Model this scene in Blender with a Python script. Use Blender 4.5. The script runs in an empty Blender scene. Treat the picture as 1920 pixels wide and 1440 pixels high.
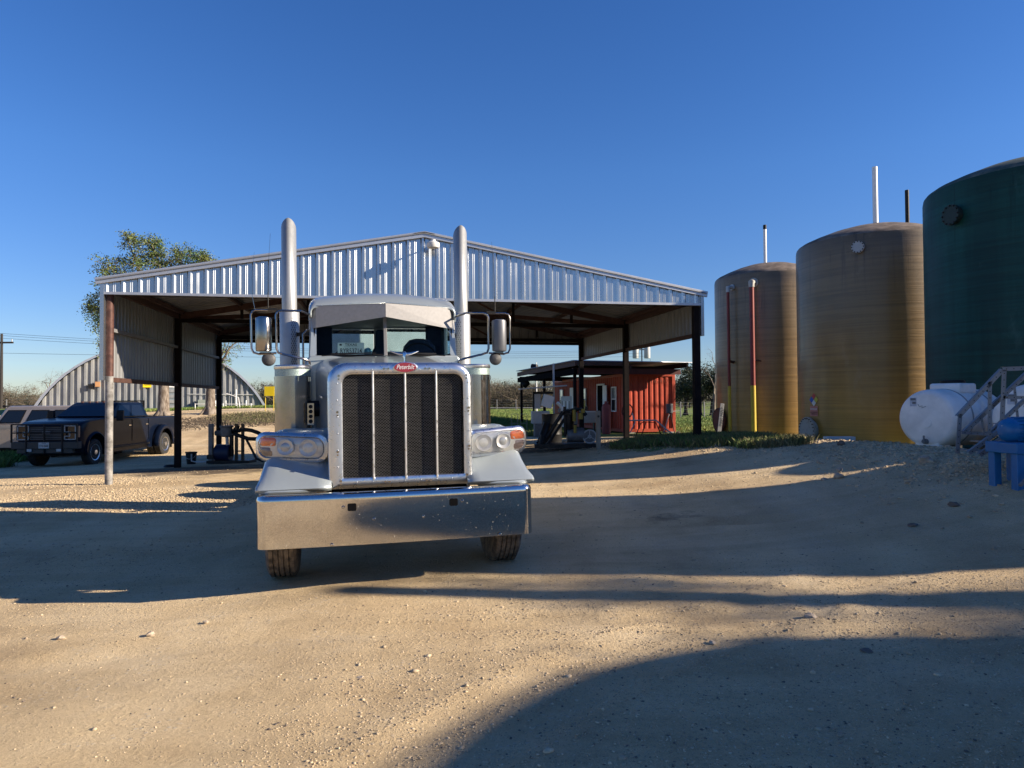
import bpy, math, random
import numpy as np
from mathutils import Vector, Matrix, noise as mnoise
R = math.radians
random.seed(7); rng = np.random.default_rng(7)
scn = bpy.context.scene
col = scn.collection

# ------------------------------------------------------------------ camera, sky, sun, exposure
CAM_H = 1.7
cam = bpy.data.objects.new('camera', bpy.data.cameras.new('camera')); col.objects.link(cam)
cam.location = (0, 0, CAM_H)
pit, rol = R(1.25), R(.35)
F = Vector((0, math.cos(pit), math.sin(pit))); U = Vector((0, -math.sin(pit), math.cos(pit))); X = Vector((1, 0, 0))
Xr = X*math.cos(rol) - U*math.sin(rol); Ur = U*math.cos(rol) + X*math.sin(rol)
cam.rotation_euler = Matrix((Xr, Ur, -F)).transposed().to_euler()
cam.data.sensor_width = 36; cam.data.lens = 1331/1920*36
cam.data.clip_start = .05; cam.data.clip_end = 6000
scn.camera = cam
SUN_EL, SUN_AZ = R(22.5), R(99)                      # azimuth clockwise from +Y
w = bpy.data.worlds.new('World'); scn.world = w; w.use_nodes = True
nt = w.node_tree; nt.nodes.clear()
sky = nt.nodes.new('ShaderNodeTexSky'); sky.sky_type = 'NISHITA'; sky.sun_disc = False
sky.sun_elevation = SUN_EL; sky.sun_rotation = SUN_AZ; sky.altitude = 100
sky.air_density = 1.0; sky.dust_density = .1; sky.ozone_density = 4.5
bg = nt.nodes.new('ShaderNodeBackground'); bg.inputs[1].default_value = .078
wo = nt.nodes.new('ShaderNodeOutputWorld')
hsv = nt.nodes.new('ShaderNodeHueSaturation'); hsv.inputs['Saturation'].default_value = 1.2; hsv.inputs['Hue'].default_value = .513; hsv.inputs['Value'].default_value = .95
nt.links.new(sky.outputs[0], hsv.inputs['Color']); tcw = nt.nodes.new('ShaderNodeTexCoord'); spw = nt.nodes.new('ShaderNodeSeparateXYZ'); nt.links.new(tcw.outputs['Generated'], spw.inputs[0])
mrw = nt.nodes.new('ShaderNodeMapRange'); mrw.inputs[1].default_value = 0; mrw.inputs[2].default_value = .30; nt.links.new(spw.outputs['Z'], mrw.inputs[0])
lo_ = nt.nodes.new('ShaderNodeMix'); lo_.data_type = 'RGBA'; lo_.inputs[6].default_value = (.68,.67,.79,1); lo_.inputs[7].default_value = (1,1,1,1); nt.links.new(mrw.outputs[0], lo_.inputs[0])
mlw = nt.nodes.new('ShaderNodeMix'); mlw.data_type = 'RGBA'; mlw.blend_type = 'MULTIPLY'; mlw.inputs[0].default_value = 1; nt.links.new(hsv.outputs[0], mlw.inputs[6]); nt.links.new(lo_.outputs[2], mlw.inputs[7])
nt.links.new(mlw.outputs[2], bg.inputs[0]); nt.links.new(bg.outputs[0], wo.inputs[0])
sd = Vector((math.sin(SUN_AZ)*math.cos(SUN_EL), math.cos(SUN_AZ)*math.cos(SUN_EL), math.sin(SUN_EL)))
sl = bpy.data.lights.new('sun', 'SUN'); sl.energy = 5.0; sl.angle = R(.5); sl.color = (1.0, .86, .68)
so = bpy.data.objects.new('sun', sl); col.objects.link(so); so.rotation_euler = sd.to_track_quat('Z', 'Y').to_euler()
scn.view_settings.view_transform = 'Standard'; scn.view_settings.look = 'None'
scn.view_settings.exposure = 1.1; scn.view_settings.gamma = 1

# ------------------------------------------------------------------ ground height
CP = [(-2.1,6.5,0),(0,7.1,.03),(0,2,0),(0,-4,0),(4,4,.06),(5,6,.12),(-3,3,-.04),(-4.3,6.6,-.12),(-6,4,-.15),(-7,9,-.08),(-8,13.8,.1),
      (-11,11,.0),(-8.8,18.4,-.02),(-9.6,23,-.2),(-14.5,23,-.33),(-14,27,-.33),(-17,22,-.36),(-25,25,-.4),(-19,14,-.2),
      (4.1,16.1,.55),(1,12,.22),(2.1,17.2,.38),(3.2,20.9,.5),(-3,20,.12),(0,22,.3),(-3,12,.1),(4.9,31,.18),(7.3,31.5,.18),(2.4,42,.15),
      (10,45,.15),(10.1,27.6,.2),(11.2,21.7,.3),(12,15.5,.45),(13,8,.5),(-6,27,-.17),(-10,29,-.2),(0,33,.2),(18,30,.2),(20,12,.4),(12,0,.3),
      (-10.5,37.5,1.12),(-16,37.5,1.12),(-6,38,.95),(-11,33.5,.45),(-11,45,1.2),(-20,46,1.2),(-30,46,1.2),(-40,46,1.1),(-5,45,1.0),(-13,55,1.2),(0,60,.5),(30,60,.2),(-60,60,.6),(60,40,.2),(-60,10,-.2),(60,0,.2),
      (0,110,.35),(-60,120,.5),(60,120,.3),(-20,-20,0),(20,-20,.2)]
cp = np.array(CP, float)
def _k(r2): return np.where(r2 > 1e-9, r2*np.log(r2+1e-12), 0.)
_n = len(cp); _A = np.zeros((_n+3, _n+3))
_d2 = ((cp[:,None,:2]-cp[None,:,:2])**2).sum(-1)
_A[:_n,:_n] = _k(_d2) + np.eye(_n)*2.0
_A[:_n,_n] = 1; _A[:_n,_n+1:] = cp[:,:2]; _A[_n,:_n] = 1; _A[_n+1:,:_n] = cp[:,:2].T
_W = np.linalg.solve(_A, np.concatenate([cp[:,2], [0,0,0]]))
def sst(a, b, x):
    t = np.clip((x-a)/(b-a), 0, 1); return t*t*(3-2*t)
def seg_dist(x, y, pts):
    """distance to a polyline and the interpolated third value there"""
    best = np.full(np.shape(x), 1e9); val = np.zeros(np.shape(x)); sgn = np.zeros(np.shape(x))
    for (x0,y0,h0),(x1,y1,h1) in zip(pts, pts[1:]):
        dx, dy = x1-x0, y1-y0; L2 = dx*dx+dy*dy
        t = np.clip(((x-x0)*dx+(y-y0)*dy)/L2, 0, 1)
        d = np.hypot(x-x0-t*dx, y-y0-t*dy); m = d < best
        best = np.where(m, d, best); val = np.where(m, h0+t*(h1-h0), val)
        sgn = np.where(m, np.sign((x-x0)*dy-(y-y0)*dx), sgn)
    return best, val, sgn
RUTS = [[(-1.6,1.2,0),(-.9,3.0,0),(.4,4.6,0),(2.6,6.2,0),(5.5,7.6,0)],[(.5,1.0,0),(1.1,2.4,0),(2.4,3.8,0),(4.6,5.2,0),(7,6.2,0)],[(-6.5,3.2,0),(-4.2,4.6,0),(-1.5,5.3,0),(2,5.6,0)],[(1.2,9.0,0),(3.2,8.6,0),(5.0,9.2,0),(6,10.5,0)]]
BERM = [(3.4,19.8,.05),(4.6,16.6,.18),(6.0,14.6,.28),(7.0,12.3,.42),(7.0,10.2,.50),(7.0,8.3,.62),(8.2,5.5,.5),(9.5,3,.4)]
def G(x, y):
    x = np.asarray(x, float); y = np.asarray(y, float)
    xf, yf = x.ravel(), y.ravel(); z = np.empty(len(xf))
    for a in range(0, len(xf), 20000):
        xs, ys = xf[a:a+20000], yf[a:a+20000]
        d2 = (xs[:,None]-cp[None,:,0])**2 + (ys[:,None]-cp[None,:,1])**2
        z[a:a+20000] = _k(d2) @ _W[:_n] + _W[_n] + _W[_n+1]*xs + _W[_n+2]*ys
    z = z.reshape(x.shape)
    # bank up to the arched hut
    far = sst(60, 110, np.hypot(x, y)); z = z*(1-far) + .35*far
    d, h, s = seg_dist(x, y, BERM)
    front = np.exp(-(d/1.35)**2); back = np.exp(-(d/2.6)**2)
    z = z + h*np.where(s < 0, front, back)
    for rt in RUTS:
        for off in (0, .34):
            dr = seg_dist(x-off, y+off*.3, rt)[0]; z = z - .020*np.exp(-(dr/.13)**2) + .012*np.exp(-((dr-.24)/.07)**2)
    return z
def gz(x, y): return float(G(np.array([x]), np.array([y]))[0])

# ------------------------------------------------------------------ mesh helpers
class MB:
    def __init__(s): s.v = []; s.f = []
    def add(s, vs, fs, M=None):
        n = len(s.v)
        if M is not None: vs = [tuple(M @ Vector(p)) for p in vs]
        s.v += [tuple(p) for p in vs]; s.f += [tuple(i+n for i in f) for f in fs]; return s
    def box(s, c, d, rot=None):
        hx, hy, hz = d[0]/2, d[1]/2, d[2]/2
        vs = [Vector((a*hx, b*hy, e*hz)) for a in (-1,1) for b in (-1,1) for e in (-1,1)]
        if rot is not None: vs = [rot @ p for p in vs]
        vs = [p+Vector(c) for p in vs]
        return s.add(vs, [(0,1,3,2),(4,6,7,5),(0,4,5,1),(2,3,7,6),(0,2,6,4),(1,5,7,3)])
    def bx(s, x0, x1, y0, y1, z0, z1): return s.box(((x0+x1)/2,(y0+y1)/2,(z0+z1)/2), (x1-x0,y1-y0,z1-z0))
    def bar(s, a, b, wx, wz=None, up=(0,0,1)):
        a, b = Vector(a), Vector(b); d = b-a; wz = wz or wx
        z = d.normalized(); u = Vector(up)
        if abs(z.dot(u)) > .98: u = Vector((0,1,0))
        x = z.cross(u).normalized(); y = x.cross(z).normalized()   # x sideways, y towards up
        return s.box((a+b)/2, (wx, wz, d.length), Matrix((x, y, z)).transposed())
    def tube(s, pts, r, n=8, cap=True):
        pts = [Vector(p) for p in pts]; m = len(pts)
        rs = r if isinstance(r, (list, tuple)) else [r]*m
        b = len(s.v); prev = None
        for i, p in enumerate(pts):
            t = (pts[min(i+1,m-1)]-pts[max(i-1,0)])
            t = t.normalized() if t.length > 1e-9 else Vector((0,0,1))
            if prev is None:
                u = Vector((0,0,1)) if abs(t.z) < .9 else Vector((1,0,0))
                prev = t.cross(u).normalized()
            else:
                prev = (prev - t*prev.dot(t)); prev = prev.normalized() if prev.length > 1e-6 else t.orthogonal().normalized()
            w_ = t.cross(prev)
            for k in range(n):
                a = 2*math.pi*k/n
                s.v.append(tuple(p + (prev*math.cos(a)+w_*math.sin(a))*rs[i]))
        for i in range(m-1):
            for k in range(n):
                k2 = (k+1) % n
                s.f.append((b+i*n+k, b+i*n+k2, b+(i+1)*n+k2, b+(i+1)*n+k))
        if cap:
            s.f.append(tuple(b+k for k in range(n))[::-1]); s.f.append(tuple(b+(m-1)*n+k for k in range(n)))
        return s
    def cyl(s, a, b, r, n=20, r2=None): return s.tube([a, b], [r, r2 if r2 is not None else r], n)
    def lathe(s, prof, n=32, M=None):
        vs = []; fs = []; m = len(prof)
        for r, z in prof:
            for k in range(n):
                a = 2*math.pi*k/n; vs.append((r*math.cos(a), r*math.sin(a), z))
        for i in range(m-1):
            for k in range(n):
                k2 = (k+1) % n; fs.append((i*n+k, i*n+k2, (i+1)*n+k2, (i+1)*n+k))
        if prof[0][0] > 1e-6: fs.append(tuple(range(n))[::-1])
        if prof[-1][0] > 1e-6: fs.append(tuple((m-1)*n+k for k in range(n)))
        return s.add(vs, fs, M)
    def loft(s, loops, closed=True, cap0=False, cap1=False):
        n = len(loops[0]); b = len(s.v)
        for L in loops: s.v += [tuple(p) for p in L]
        for i in range(len(loops)-1):
            for k in range(n if closed else n-1):
                k2 = (k+1) % n
                s.f.append((b+i*n+k, b+i*n+k2, b+(i+1)*n+k2, b+(i+1)*n+k))
        if cap0: s.f.append(tuple(b+k for k in range(n))[::-1])
        if cap1: s.f.append(tuple(b+(len(loops)-1)*n+k for k in range(n)))
        return s
    def prism(s, poly, a0, a1, axis='y'):
        """poly of 2-D points extruded along axis; (u,v) = (x,z) for y, (y,z) for x, (x,y) for z"""
        def q(p, a): return {'y':(p[0],a,p[1]), 'x':(a,p[0],p[1]), 'z':(p[0],p[1],a)}[axis]
        return s.loft([[q(p,a0) for p in poly], [q(p,a1) for p in poly]], True, True, True)
    def build(s, name, m, parent=None, smooth=35, bevel=0, seg=2, loc=None, solid=0):
        me = bpy.data.meshes.new(name); me.from_pydata(s.v, [], s.f); me.validate()
        me.materials.append(m)
        if smooth:
            me.polygons.foreach_set('use_smooth', [True]*len(me.polygons)); me.set_sharp_from_angle(angle=R(smooth))
        o = bpy.data.objects.new(name, me); col.objects.link(o)
        if parent is not None: o.parent = parent
        if loc is not None: o.location = loc
        if solid:
            md = o.modifiers.new('s', 'SOLIDIFY'); md.thickness = solid; md.offset = 0
        if bevel:
            md = o.modifiers.new('b', 'BEVEL'); md.width = bevel; md.segments = seg; md.limit_method = 'ANGLE'; md.angle_limit = R(40)
            md.harden_normals = False
        return o
def npmesh(name, verts, faces, m, parent=None, smooth=False):
    me = bpy.data.meshes.new(name); k = faces.shape[1]
    me.vertices.add(len(verts)); me.vertices.foreach_set('co', verts.astype(np.float32).ravel())
    me.loops.add(faces.size); me.loops.foreach_set('vertex_index', faces.astype(np.int32).ravel())
    me.polygons.add(len(faces)); me.polygons.foreach_set('loop_start', np.arange(0, faces.size, k, dtype=np.int32))
    me.update(calc_edges=True); me.validate(); me.materials.append(m)
    if smooth: me.polygons.foreach_set('use_smooth', [True]*len(me.polygons))
    o = bpy.data.objects.new(name, me); col.objects.link(o)
    if parent is not None: o.parent = parent
    return o
def tag(o, label=None, cat=None, group=None, kind=None):
    if label: o['label'] = label
    if cat: o['category'] = cat
    if group: o['group'] = group
    if kind: o['kind'] = kind
    return o
def empty(name, loc=(0,0,0), rz=0, label=None, cat=None, group=None):
    o = bpy.data.objects.new(name, None); col.objects.link(o); o.location = loc; o.rotation_euler = (0,0,rz)
    o.empty_display_size = .2
    return tag(o, label, cat, group)
def copy_tree(o, parent=None):
    c = o.copy(); col.objects.link(c)
    if parent is not None: c.parent = parent
    for ch in list(o.children): copy_tree(ch, c)
    return c
def text(name, s, size, m, parent, loc, rot, ext=.001, shear=0, sx=1, align='CENTER', off=0):
    cu = bpy.data.curves.new(name, 'FONT'); cu.body = s; cu.size = size; cu.extrude = ext; cu.shear = shear
    cu.align_x = align; cu.align_y = 'CENTER'; cu.offset = off; cu.resolution_u = 3
    o = bpy.data.objects.new(name, cu); col.objects.link(o); cu.materials.append(m); bpy.context.view_layer.update()
    me = bpy.data.meshes.new_from_object(o, depsgraph=bpy.context.evaluated_depsgraph_get())
    bpy.data.objects.remove(o); o = bpy.data.objects.new(name, me); col.objects.link(o)
    if not me.materials: me.materials.append(m)
    o.location = loc; o.rotation_euler = rot; o.scale = (sx, 1, 1)
    if parent is not None: o.parent = parent
    return o
def rrect(x0, x1, z0, z1, r, n=5):
    """rounded rectangle, counter clockwise from lower left; r = one radius or (ll, lr, ur, ul)"""
    rr = r if isinstance(r, (list, tuple)) else (r,)*4; out = []
    for (cx, cz, a0), q in zip(((x0,z0,180),(x1,z0,270),(x1,z1,0),(x0,z1,90)), rr):
        sx = 1 if cx == x0 else -1; sz = 1 if cz == z0 else -1
        for i in range(n+1):
            a = R(a0+90*i/n); out.append((cx+sx*q+q*math.cos(a), cz+sz*q+q*math.sin(a)))
    return out

# ------------------------------------------------------------------ materials
MATS = {}
def mat(name, c, rough=.6, metal=0, var=.12, vs=4, bump=0, bs=60, coat=0, c2=None, m2=.5, rv=.1, stretch=(1,1,1), trans=0, ior=1.45, spec=.5, island=0, alpha=1):
    if name in MATS: return MATS[name]
    m = bpy.data.materials.new(name); m.use_nodes = True; n = m.node_tree.nodes; l = m.node_tree.links
    b = n['Principled BSDF']
    b.inputs['Metallic'].default_value = metal; b.inputs['Roughness'].default_value = rough
    b.inputs['Coat Weight'].default_value = coat; b.inputs['Coat Roughness'].default_value = .05
    b.inputs['Transmission Weight'].default_value = trans; b.inputs['IOR'].default_value = ior
    b.inputs['Specular IOR Level'].default_value = spec; b.inputs['Alpha'].default_value = alpha
    tc = n.new('ShaderNodeTexCoord'); mp = n.new('ShaderNodeMapping'); mp.inputs['Scale'].default_value = stretch
    l.new(tc.outputs['Object'], mp.inputs[0])
    nz = n.new('ShaderNodeTexNoise'); nz.inputs['Scale'].default_value = vs; nz.inputs['Detail'].default_value = 6; nz.inputs['Roughness'].default_value = .62
    l.new(mp.outputs[0], nz.inputs['Vector'])
    rp = n.new('ShaderNodeValToRGB'); rp.color_ramp.elements[0].position = .3; rp.color_ramp.elements[1].position = .7
    c = tuple(c)
    if c2 is None:
        a = tuple(max(0, x*(1-var)) for x in c)+(1,); d = tuple(min(1, x*(1+var)) for x in c)+(1,)
    else:
        a = c+(1,); d = tuple(c2)+(1,); rp.color_ramp.elements[0].position = max(0, m2-.12); rp.color_ramp.elements[1].position = min(1, m2+.12)
    rp.color_ramp.elements[0].color = a; rp.color_ramp.elements[1].color = d
    l.new(nz.outputs['Fac'], rp.inputs[0])
    if island:
        gm = n.new('ShaderNodeNewGeometry'); mr0 = n.new('ShaderNodeMapRange'); mr0.inputs[3].default_value = 1-island; mr0.inputs[4].default_value = 1+island
        l.new(gm.outputs['Random Per Island'], mr0.inputs[0])
        hs = n.new('ShaderNodeHueSaturation'); l.new(rp.outputs[0], hs.inputs['Color']); l.new(mr0.outputs[0], hs.inputs['Value'])
        l.new(hs.outputs[0], b.inputs['Base Color'])
    else: l.new(rp.outputs[0], b.inputs['Base Color'])
    if rv:
        mr = n.new('ShaderNodeMapRange'); mr.inputs[3].default_value = max(.02, rough-rv); mr.inputs[4].default_value = min(1, rough+rv)
        nr = n.new('ShaderNodeTexNoise'); nr.inputs['Scale'].default_value = vs*2.7; nr.inputs['Detail'].default_value = 5
        l.new(mp.outputs[0], nr.inputs['Vector']); l.new(nr.outputs['Fac'], mr.inputs[0]); l.new(mr.outputs[0], b.inputs['Roughness'])
    if bump:
        nb = n.new('ShaderNodeTexNoise'); nb.inputs['Scale'].default_value = bs; nb.inputs['Detail'].default_value = 4
        bp = n.new('ShaderNodeBump'); bp.inputs['Strength'].default_value = 1; bp.inputs['Distance'].default_value = bump
        l.new(mp.outputs[0], nb.inputs['Vector']); l.new(nb.outputs['Fac'], bp.inputs['Height']); l.new(bp.outputs[0], b.inputs['Normal'])
    MATS[name] = m; return m
def emis_free(): pass

GALV = mat('galvanised', (.24,.25,.26), .5, .5, .14, 7, .0006, 30)
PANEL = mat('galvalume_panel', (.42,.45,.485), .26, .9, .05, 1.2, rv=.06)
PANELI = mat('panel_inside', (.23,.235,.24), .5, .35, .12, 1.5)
TRIMM = mat('trim_metal', (.48,.50,.54), .4, .7, .05, 2)
RUSTY = mat('rust_red_steel', (.07,.034,.026), .75, .1, .3, 9, .002, 40)
DARKST = mat('dark_primer_steel', (.015,.012,.012), .8, 0, .3, 5, spec=.08)
POSTG = mat('weathered_pipe', (.14,.135,.13), .75, .25, .1, 8, .002, 30, c2=(.31,.30,.29), m2=.5)
CHROME = mat('chrome_bumper', (.58,.57,.56), .09, 1, .12, 60, .00012, 5, rv=.07)
ALU = mat('polished_aluminium', (.62,.63,.65), .3, 1, .06, 9, .0003, 30, rv=.12)
SILVER = mat('silver_blue_paint', (.31,.35,.365), .33, .35, .05, 3, coat=.6)
STAINL = mat('stainless', (.31,.29,.275), .16, 1, .08, 6, rv=.1)
STACKM = mat('stack_metal', (.36,.37,.37), .45, .55, .06, 20, rv=.1)
BLACK = mat('black_plastic', (.012,.012,.013), .5, 0, .2, 8, spec=.25)
BLACKM = mat('black_matte', (.006,.006,.007), .9, 0, .1, 8, spec=.02)
RUBBER = mat('dusty_rubber', (.05,.042,.035), .85, 0, .2, 14, .001, 50, c2=(.20,.155,.11), m2=.5)
RUBD = mat('dark_rubber', (.02,.02,.02), .8, 0, .3, 14)
GLASS = mat('tinted_glass', (.55,.68,.72), .03, 0, 0, 5, trans=1, ior=1.01, rv=0)
GLASSW = mat('windshield_glass', (.35,.47,.50), .03, 0, 0, 5, trans=1, ior=1.03, rv=0, spec=.5, coat=.12)
GLASSD = mat('dark_glass', (.006,.008,.014), .08, 0, .1, 5, coat=.15, rv=.02, spec=.4)
LENS = mat('clear_lens', (.50,.50,.48), .15, .1, .1, 20, coat=1, rv=.05)
LAMPB = mat('lamp_bowl', (.50,.50,.50), .2, .7, .05, 20, rv=.03)
AMBER = mat('amber_lens', (.62,.15,.05), .2, 0, .15, 60, coat=1)
REDB = mat('badge_red', (.22,.008,.02), .25, 0, .05, 20, coat=1)
WHITE = mat('white_paint', (.78,.78,.76), .45, 0, .06, 5)
WHITEP = mat('white_plastic', (.82,.78,.73), .5, 0, .13, 3.5, .001, 4)
RED = mat('container_red', (.40,.058,.027), .5, 0, .16, 5, c2=None)
REDD = mat('red_trim', (.15,.028,.022), .6, 0, .2, 5)
YEL = mat('safety_yellow', (.52,.38,.04), .5, 0, .12, 6)
YELS = mat('yellow_sign', (.85,.62,.01), .5, 0, .03, 6)
BLUE = mat('motor_blue', (.008,.13,.33), .38, 0, .12, 8, .0005, 60)
TAN = mat('tan_paint', (.26,.225,.20), .35, .2, .08, 3, coat=.6)
NAVY = mat('navy_black_paint', (.003,.006,.016), .3, .0, .2, 4, coat=.12, rv=.05, spec=.1)
CONC = mat('concrete', (.30,.28,.25), .85, 0, .2, 5, .004, 30)
WOOD = mat('old_wood', (.30,.25,.19), .85, 0, .3, 12, .003, 50, stretch=(1,1,.15))
BARK = mat('bark', (.10,.075,.055), .9, 0, .35, 10, .01, 22, stretch=(1,1,.3), c2=(.26,.22,.18), m2=.52)
FTWIG = mat('far_twig', (.10,.078,.058), .95, 0, .25, 3)
TWIG = mat('twig', (.19,.155,.125), .9, 0, .25, 3)
LEAF = mat('oak_leaf', (.06,.11,.022), .6, 0, .3, 1.1, island=.45, c2=(.14,.155,.04), m2=.5)
LEAFD = mat('dark_leaf', (.030,.042,.018), .7, 0, .3, .8, island=.4)
GRASS = mat('grass_blade', (.08,.15,.025), .7, 0, .3, .5, island=.5, c2=(.21,.24,.06), m2=.52)
GRASSD = mat('dry_grass', (.09,.10,.03), .8, 0, .3, 1.5, island=.45, c2=(.20,.17,.08), m2=.55)
RK = mat('rock_grey', (.38,.31,.235), .85, 0, .25, 16, .004, 30)
RKD = mat('rock_dark', (.13,.105,.085), .85, 0, .25, 16, .004, 30)
STONE = mat('pale_stone', (.44,.345,.225), .85, 0, .25, 14, .003, 40, island=.3)
SEAT = mat('seat_cloth', (.02,.035,.075), .9, 0, .2, 10)
GREY = mat('grey_plastic', (.16,.16,.165), .6, 0, .12, 6)
LGREY = mat('light_grey_box', (.42,.43,.43), .55, .1, .1, 6)
OILY = mat('oily_iron', (.022,.020,.019), .45, .5, .4, 8, .002, 30)
PUMPG = mat('pump_grey', (.15,.15,.155), .5, .3, .3, 8, .001, 40)

def ground_mat():
    m = bpy.data.materials.new('dirt_and_field'); m.use_nodes = True; n = m.node_tree.nodes; l = m.node_tree.links
    b = n['Principled BSDF']; b.inputs['Roughness'].default_value = .93; b.inputs['Specular IOR Level'].default_value = .2
    tc = n.new('ShaderNodeTexCoord')
    def N(sc, det=6, ro=.6, st=None, rot=0):
        t = n.new('ShaderNodeTexNoise'); t.inputs['Scale'].default_value = sc; t.inputs['Detail'].default_value = det; t.inputs['Roughness'].default_value = ro
        if st:
            mp = n.new('ShaderNodeMapping'); mp.inputs['Scale'].default_value = st; mp.inputs['Rotation'].default_value = (0,0,rot); l.new(tc.outputs['Object'], mp.inputs[0]); l.new(mp.outputs[0], t.inputs['Vector'])
        else: l.new(tc.outputs['Object'], t.inputs['Vector'])
        return t.outputs['Fac']
    def ramp(f, stops):
        r = n.new('ShaderNodeValToRGB'); e = r.color_ramp.elements
        while len(e) < len(stops): e.new(.5)
        for k, (p, c) in enumerate(stops): e[k].position = p; e[k].color = tuple(c)+(1,)
        l.new(f, r.inputs[0]); return r.outputs[0]
    def mix(f, a, c, mode='MIX'):
        x = n.new('ShaderNodeMix'); x.data_type = 'RGBA'; x.blend_type = mode
        if isinstance(f, float): x.inputs[0].default_value = f
        else: l.new(f, x.inputs[0])
        for i, q in ((6, a), (7, c)):
            if isinstance(q, tuple): x.inputs[i].default_value = q+(1,)
            else: l.new(q, x.inputs[i])
        return x.outputs[2]
    def math_(op, a, c=None):
        x = n.new('ShaderNodeMath'); x.operation = op; x.use_clamp = op in ('MULTIPLY_ADD',)
        for i, q in ((0, a), (1, c)):
            if q is None: continue
            if isinstance(q, (int, float)): x.inputs[i].default_value = q
            else: l.new(q, x.inputs[i])
        return x.outputs[0]
    dirt = ramp(N(.55, 8, .65), [(.28,(.54,.395,.225)), (.5,(.69,.53,.315)), (.72,(.75,.61,.40))])
    fine = ramp(N(38, 5, .7), [(.3,(.70,.68,.66)), (.5,(1,1,1)), (.72,(1.0,1.0,1.0))])
    dirt = mix(.55, dirt, fine, 'MULTIPLY')
    tr = ramp(N(1.1, 4, .5, (1, .09, 1), R(-32)), [(.40,(.74,.73,.74)), (.56,(1,1,1))])
    dirt = mix(.45, dirt, tr, 'MULTIPLY')
    tr2 = ramp(N(2.6, 5, .6, (.12, 1, 1), R(38)), [(.42,(.80,.78,.76)), (.55,(1,1,1))])
    dirt = mix(.5, dirt, tr2, 'MULTIPLY')
    damp = ramp(N(.33, 5, .75), [(.34,(.62,.60,.60)), (.50,(1,1,1))])
    dirt = mix(.55, dirt, damp, 'MULTIPLY')
    grit = ramp(N(140, 3, .8), [(.33,(.50,.46,.44)), (.45,(1,1,1)), (.66,(1.0,1.0,1.0))])
    dirt = mix(.6, dirt, grit, 'MULTIPLY')
    # voronoi pebbles in the surface
    vo = n.new('ShaderNodeTexVoronoi'); vo.inputs['Scale'].default_value = 22; l.new(tc.outputs['Object'], vo.inputs['Vector'])
    vc = ramp(vo.outputs['Distance'], [(.0,(1,1,1)), (.16,(1,1,1)), (.3,(0,0,0))])
    pm = mix(1.0, vc, ramp(N(2.2, 4), [(.45,(0,0,0)), (.65,(1,1,1))]), 'MULTIPLY')
    dirt = mix(pm, dirt, mix(.5, dirt, (.52,.47,.40)))
    at = n.new('ShaderNodeAttribute'); at.attribute_name = 'grassy'
    gf = math_('ADD', at.outputs['Fac'], math_('MULTIPLY', math_('SUBTRACT', N(.9, 6, .7), .5), 1.5))
    gmask = ramp(gf, [(.42,(0,0,0)), (.6,(1,1,1))])
    gcol = ramp(N(.35, 8, .7), [(.3,(.09,.13,.03)), (.5,(.15,.20,.05)), (.7,(.24,.23,.09))])
    at2 = n.new('ShaderNodeAttribute'); at2.attribute_name = 'litter'
    lf = math_('ADD', at2.outputs['Fac'], math_('MULTIPLY', math_('SUBTRACT', N(1.6, 7, .75), .5), 1.6))
    dirt = mix(ramp(lf, [(.4,(0,0,0)), (.62,(1,1,1))]), dirt, ramp(N(6, 6, .8), [(.35,(.07,.055,.04)), (.62,(.22,.17,.12))]))
    at3 = n.new('ShaderNodeAttribute'); at3.attribute_name = 'oil'
    of = math_('ADD', at3.outputs['Fac'], math_('MULTIPLY', math_('SUBTRACT', N(1.3, 6, .7), .5), 1.2))
    oilm = ramp(of, [(.45,(0,0,0)), (.7,(1,1,1))])
    dirt = mix(oilm, dirt, mix(.8, dirt, (.06,.048,.04)))
    l.new(mix(gmask, dirt, gcol), b.inputs['Base Color'])
    h = math_('ADD', math_('MULTIPLY', N(3.0, 9, .72), .040), math_('MULTIPLY', N(85, 6, .85), .020))
    h = math_('ADD', h, math_('MULTIPLY', N(26, 5, .7), .022))
    h = math_('ADD', h, math_('MULTIPLY', N(9, 5, .6, (.10, 1, 1), R(38)), .012))
    h = math_('ADD', h, math_('MULTIPLY', N(14, 4, .6, (1, .08, 1), R(-24)), .006))
    h = math_('ADD', h, math_('MULTIPLY', N(2.0, 3, .5, (1, .05, 1), R(-28)), .02))
    vh = n.new('ShaderNodeMath'); vh.operation = 'MULTIPLY'; l.new(vc, vh.inputs[0]); vh.inputs[1].default_value = .006
    h = math_('ADD', h, vh.outputs[0])
    bp = n.new('ShaderNodeBump'); bp.inputs['Strength'].default_value = .9; bp.inputs['Distance'].default_value = 1.0
    l.new(h, bp.inputs['Height']); l.new(bp.outputs[0], b.inputs['Normal'])
    return m
GROUND = ground_mat()

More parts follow.
